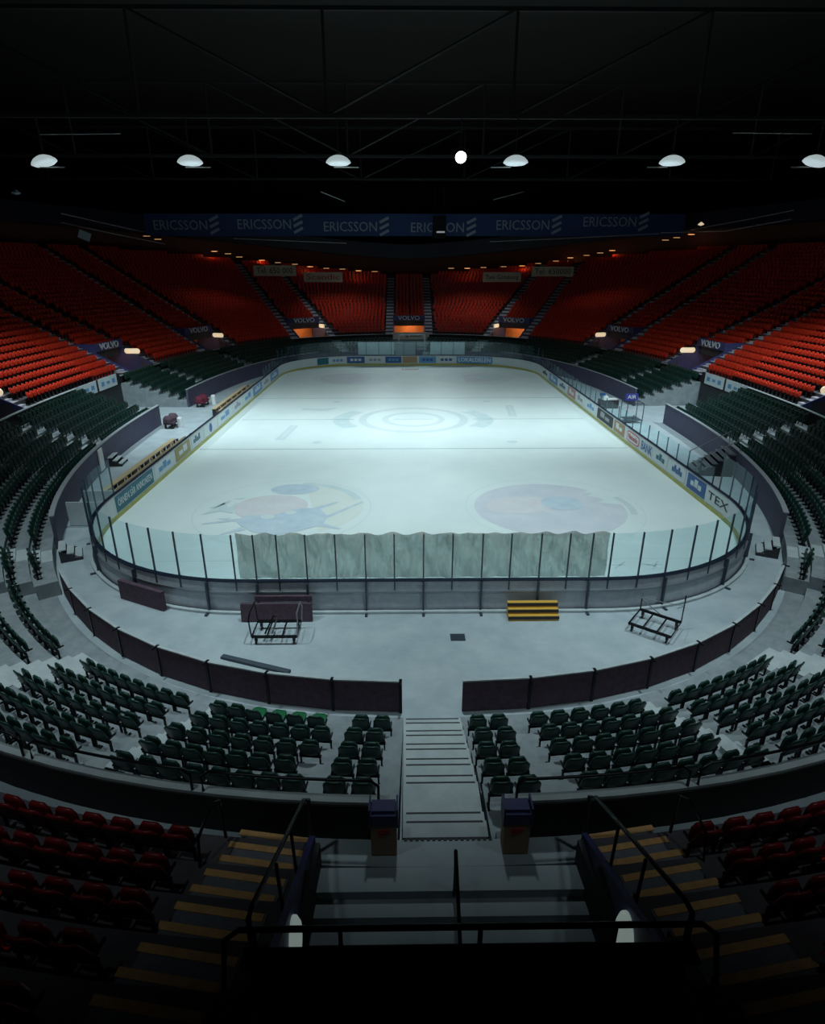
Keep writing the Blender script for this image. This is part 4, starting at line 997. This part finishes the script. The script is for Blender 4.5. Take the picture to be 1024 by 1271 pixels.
for x in (-4, 4):  # extra floods, hidden, that lift the brightness of the far ice
    o = thing('unseen_fill_lamp', 'added floodlight hidden behind the long banner aimed at the ice', 'lamp', (x, 41, 16.6), group='added floodlights behind the banner')
    m = MB(); m.lathe([(.1, .5), (.5, .3), (.6, 0)], (x, 41, 16.6), 20, Matrix.Rotation(math.radians(-40), 3, 'X')); m.build('reflector', M['reflector'], o, smooth=True)
    lamp_spot('unseen_fill_light', (x, 40.9, 16.4), 4500, 76, .9, -48, size=1.2)
for x, y, t_ in ((-8, -45.5, 32), (8, -45.5, 32)):  # unseen, added so that surfaces facing the camera catch light
    o = thing('unseen_fill_lamp', 'added unseen lamp high above the camera', 'lamp', (x, y, 22.2), group='added lamps above the near stand')
    m = MB(); m.lathe([(.1, .6), (.6, .3), (.8, 0)], (x, y, 22.2), 20); m.build('reflector', M['reflector'], o, smooth=True)
    lamp_spot('unseen_fill_light', (x, y, 22.0), REAR_W, 70, 1.0, t_)

# trusses
def truss(Y, z0, z1, x0, x1, step, off, lb, m_='truss'):
    o = thing('roof_truss', lb, 'truss', (0, Y, z0), group='roof trusses')
    m = MB(); m.box((0, Y, z0), (x1-x0, .22, .22)); m.build('bottom_chord', M[m_], o)
    m = MB(); m.box((0, Y, z1), (x1-x0, .22, .22)); m.build('top_chord', M[m_], o)
    x = off; xs_ = []
    while x > x0: x -= step
    x += step
    while x < x1: xs_.append(x); x += step
    for x in xs_: m = MB(); m.tube([(x, Y, z0), (x, Y, z1)], .1, 6); m.build('upright', M[m_], o)
    for a, b_ in zip(xs_, xs_[1:]):
        up = (a+b_)/2 < 0; m = MB(); m.tube([(a, Y, z1 if up else z0), (b_, Y, z0 if up else z1)], .09, 6); m.build('diagonal', M[m_], o)
for Y, lb in ((-3.8, 'deep dark roof truss carrying the row of lamps'), (12, 'dark roof truss behind the row of lamps'), (30, 'dark roof truss near the blue banner')):
    truss(Y, 20.6 if Y < 0 else 20.5+Y*.02, 26.2, -58, 58, 11.9, -5.6, lb)
for k, (x0, x1) in enumerate(((-30, -8), (8, 30))):
    for j in range(2):
        a, b_ = unproject(95+40*j if k == 0 else 929-40*j, 167-2*j, 0), unproject(150+30*j if k == 0 else 1000-5*j, 166, 0)
for lb, pts, r in (('pale pipe run along the top of the left stand, upper one', [(76, 265, 20), (120, 275, 26), (178, 288, 34)], .05), ('pale pipe run along the top of the left stand, lower one', [(76, 276, 20), (130, 288, 27), (205, 303, 36)], .05),
                   ('pale pipe run along the top of the right stand, upper one', [(985, 261, 20), (930, 272, 26), (858, 285, 34)], .05), ('pale pipe run along the top of the right stand, lower one', [(982, 272, 20), (900, 287, 27), (820, 289, 36)], .05),
                   ('thin pale cable tray under the left part of the banner', [(290, 296, 36), (430, 302, 36)], .05), ('thin pale cable tray under the right part of the banner', [(608, 300, 36), (700, 296, 36), (818, 290, 36)], .05),
                   ('short pale diagonal rod left of centre under the roof', [(398, 238, 20), (428, 250, 22)], .04), ('short pale diagonal rod right of centre under the roof', [(612, 248, 20), (650, 238, 22)], .04),
                   ('faint pale rod high on the left of the roof', [(48, 167, 0), (150, 166, 0)], .03), ('faint pale rod high on the right of the roof', [(910, 165, 0), (1008, 166, 0)], .03)):
    m = MB(); P_ = [unproject(*q_) for q_ in pts]; m.tube(P_, r, 6); tag(m.build('pale_pipe', M['pipe']), lb, 'pipe')
# ERICSSON banner
bo = thing('long_banner', 'long navy ERICSSON banner hanging under the roof at the far end', 'banner', (0, 38, 16))
pa, pb = unproject(178, 265, 38), unproject(852, 263, 38); pc = unproject(500, 293, 38)
bps = []
for i in range(6):
    x0 = pa.x+(pb.x-pa.x)*i/6; x1 = pa.x+(pb.x-pa.x)*(i+1)/6; m = MB(); m.box(((x0+x1)/2, 38, (pa.z+pc.z)/2), (x1-x0-.02, .06, pa.z-pc.z)); bps.append(m.build('banner_panel', M['banner'], bo))
for ib, (px, py) in enumerate(((224, 280), (328, 279), (435, 282), (543, 283), (649, 280), (757, 276))):
    q_ = unproject(px, py, 37.93); text('ERICSSON', bps[ib], M['bannert'], q_, (math.pi/2, 0, 0), 6.9, 1.15)
    r_ = unproject(px+42, py-1, 37.93); m = MB()
    for j in range(3): m.box((r_.x, 37.93, r_.z+(j-1)*.75), (1.3, .02, .34), 0, Matrix.Rotation(-.45, 3, 'Y'))
    m.build('stripe_mark', M['bannert'], bps[ib])
o = thing('scoreboard', 'black hanging scoreboard silhouette before the middle of the banner', 'scoreboard', (2.6, 33, 15.5))
pS = unproject(537, 268, 33); pT = unproject(553, 296, 33); m = MB(); m.box(((pS.x+pT.x)/2, 33, (pS.z+pT.z)/2), (pT.x-pS.x, 1.2, pS.z-pT.z)); m.build('case', M['blackm'], o)
m = MB(); r_ = unproject(547, 288, 32.3); m.box(r_, (1.0, .1, .18)); m.build('small_light', mat('dim_light', (.5, .5, .5), emit=(.5, .55, .6), es=.35), o)
m = MB(); [m.tube([(x, 33, pS.z), (x, 33, 20.5)], .04, 6) for x in (pS.x+.3, pT.x-.3)]; m.build('hanger', M['truss'], o)
# signs at the top of the far stand and warm tubes over them
def topsign(px, py, Y, w_, h, body, ink, lb):
    p_ = unproject(px, py, Y); o = thing('hanging_sign', lb, 'sign', p_); m = MB(); m.box(p_, (w_, .08, h)); sb = m.build('sign_board', mat('sign_face_%d' % px, (.62, .52, .36), .6), o)
    m = MB(); [m.tube([(p_.x+s_*w_*.4, p_.y, p_.z+h/2), (p_.x+s_*w_*.4, p_.y, p_.z+h/2+1.5)], .03, 5) for s_ in (-1, 1)]; m.build('hanger', M['truss'], o)
    text(body, sb, M[ink], (p_.x, p_.y-.06, p_.z), (math.pi/2, 0, 0), w_*.86, h*.55)
topsign(341, 336, 47, 6.2, 1.45, 'Tel. 650 000', 'dark', 'cream hanging sign reading Tel. 650 000 at the top of the far left stand')
topsign(686, 337, 47, 6.2, 1.35, 'Tel. 650000', 'dark', 'cream hanging sign reading Tel. 650000 at the top of the far right stand')
topsign(401, 344, 49, 5.8, 1.4, 'Scandic', 'redp', 'cream hanging sign with red mark, nearer the centre on the left')
topsign(623, 344, 49, 5.8, 1.4, 'Taxi Göteborg', 'dark', 'cream hanging sign with dark lettering, nearer the centre on the right')
tubes = [(266, 312), (283, 315), (297, 319), (325, 323), (345, 326), (366, 328), (385, 331), (405, 333), (425, 334), (445, 336), (465, 337), (560, 333), (580, 333), (600, 332), (625, 331), (648, 330), (668, 327), (690, 324), (708, 320), (728, 317), (745, 314), (760, 311), (826, 298), (840, 295), (858, 291), (196, 297), (182, 293)]
tord = {}
for sel in ([i for i in range(len(tubes)) if tubes[i][0] < 512], sorted([i for i in range(len(tubes)) if tubes[i][0] >= 512], key=lambda i: -tubes[i][0])):
    for r_i, i in enumerate(sorted(sel, key=lambda i: tubes[i][0]) if tubes[sel[0]][0] < 512 else sel): tord[i] = r_i
for i, (px, py) in enumerate(tubes):
    Y = 54 if 300 < px < 730 else 50 if 240 < px < 780 else 42
    p_ = unproject(px, py, Y); sd = 'left' if px < 512 else 'right'
    o = thing('tube_lamp', '%s small warm tube lamp from the edge under the rim of the far %s stand' % (ORD[tord[i]], sd), 'lamp', p_, group='tube lamps under the far %s rim' % sd)
    m = MB(); m.tube([(p_.x-.45, p_.y, p_.z), (p_.x+.45, p_.y, p_.z)], .05, 6); m.build('tube', M['tube'], o); m = MB(); m.box((p_.x, p_.y, p_.z+.09), (1.1, .12, .05)); m.build('batten', M['truss'], o)
    if i % 3 == 0:
        ld = bpy.data.lights.new('tube_light', 'POINT'); ld.energy = 14; ld.color = (1, .42, .15); ld.shadow_soft_size = .3; lo = bpy.data.objects.new('tube_light', ld); COL.objects.link(lo); lo.location = (p_.x, p_.y-.2, p_.z-.3)
p_ = unproject(105, 292, 20); m = MB(); m.box(p_, (1.1, .5, .8), .4, Matrix.Rotation(.45, 3, 'Y') @ Matrix.Rotation(.4, 3, 'Z')); tag(m.build('hanging_speaker', M['grey']), 'small tilted pale speaker box hanging over the left stand', 'speaker')
p_ = unproject(20, 240, 6); m = MB(); m.lathe([(.05, .3), (.3, .1), (.35, 0), (.05, -.1)], p_, 12); tag(m.build('small_roof_light', M['bannert']), 'small dim fitting under the roof at the far left edge', 'light fitting')
p_ = unproject(870, 279, 30); m = MB(); m.lathe([(.05, .3), (.3, .1), (.35, 0), (.05, -.1)], p_, 12); tag(m.build('small_roof_light', M['warm']), 'small glowing fitting above the far right stand', 'light fitting')
for o in bpy.data.objects:
    if '_w' in o: del o['_w']

_c = {}
for o in bpy.data.objects:
    if o.get('category'): _c.setdefault(o['label'], []).append(o.name)
0 and print('DUPLICATES', [(k, len(v)) for k, v in _c.items() if len(v) > 1][:40])
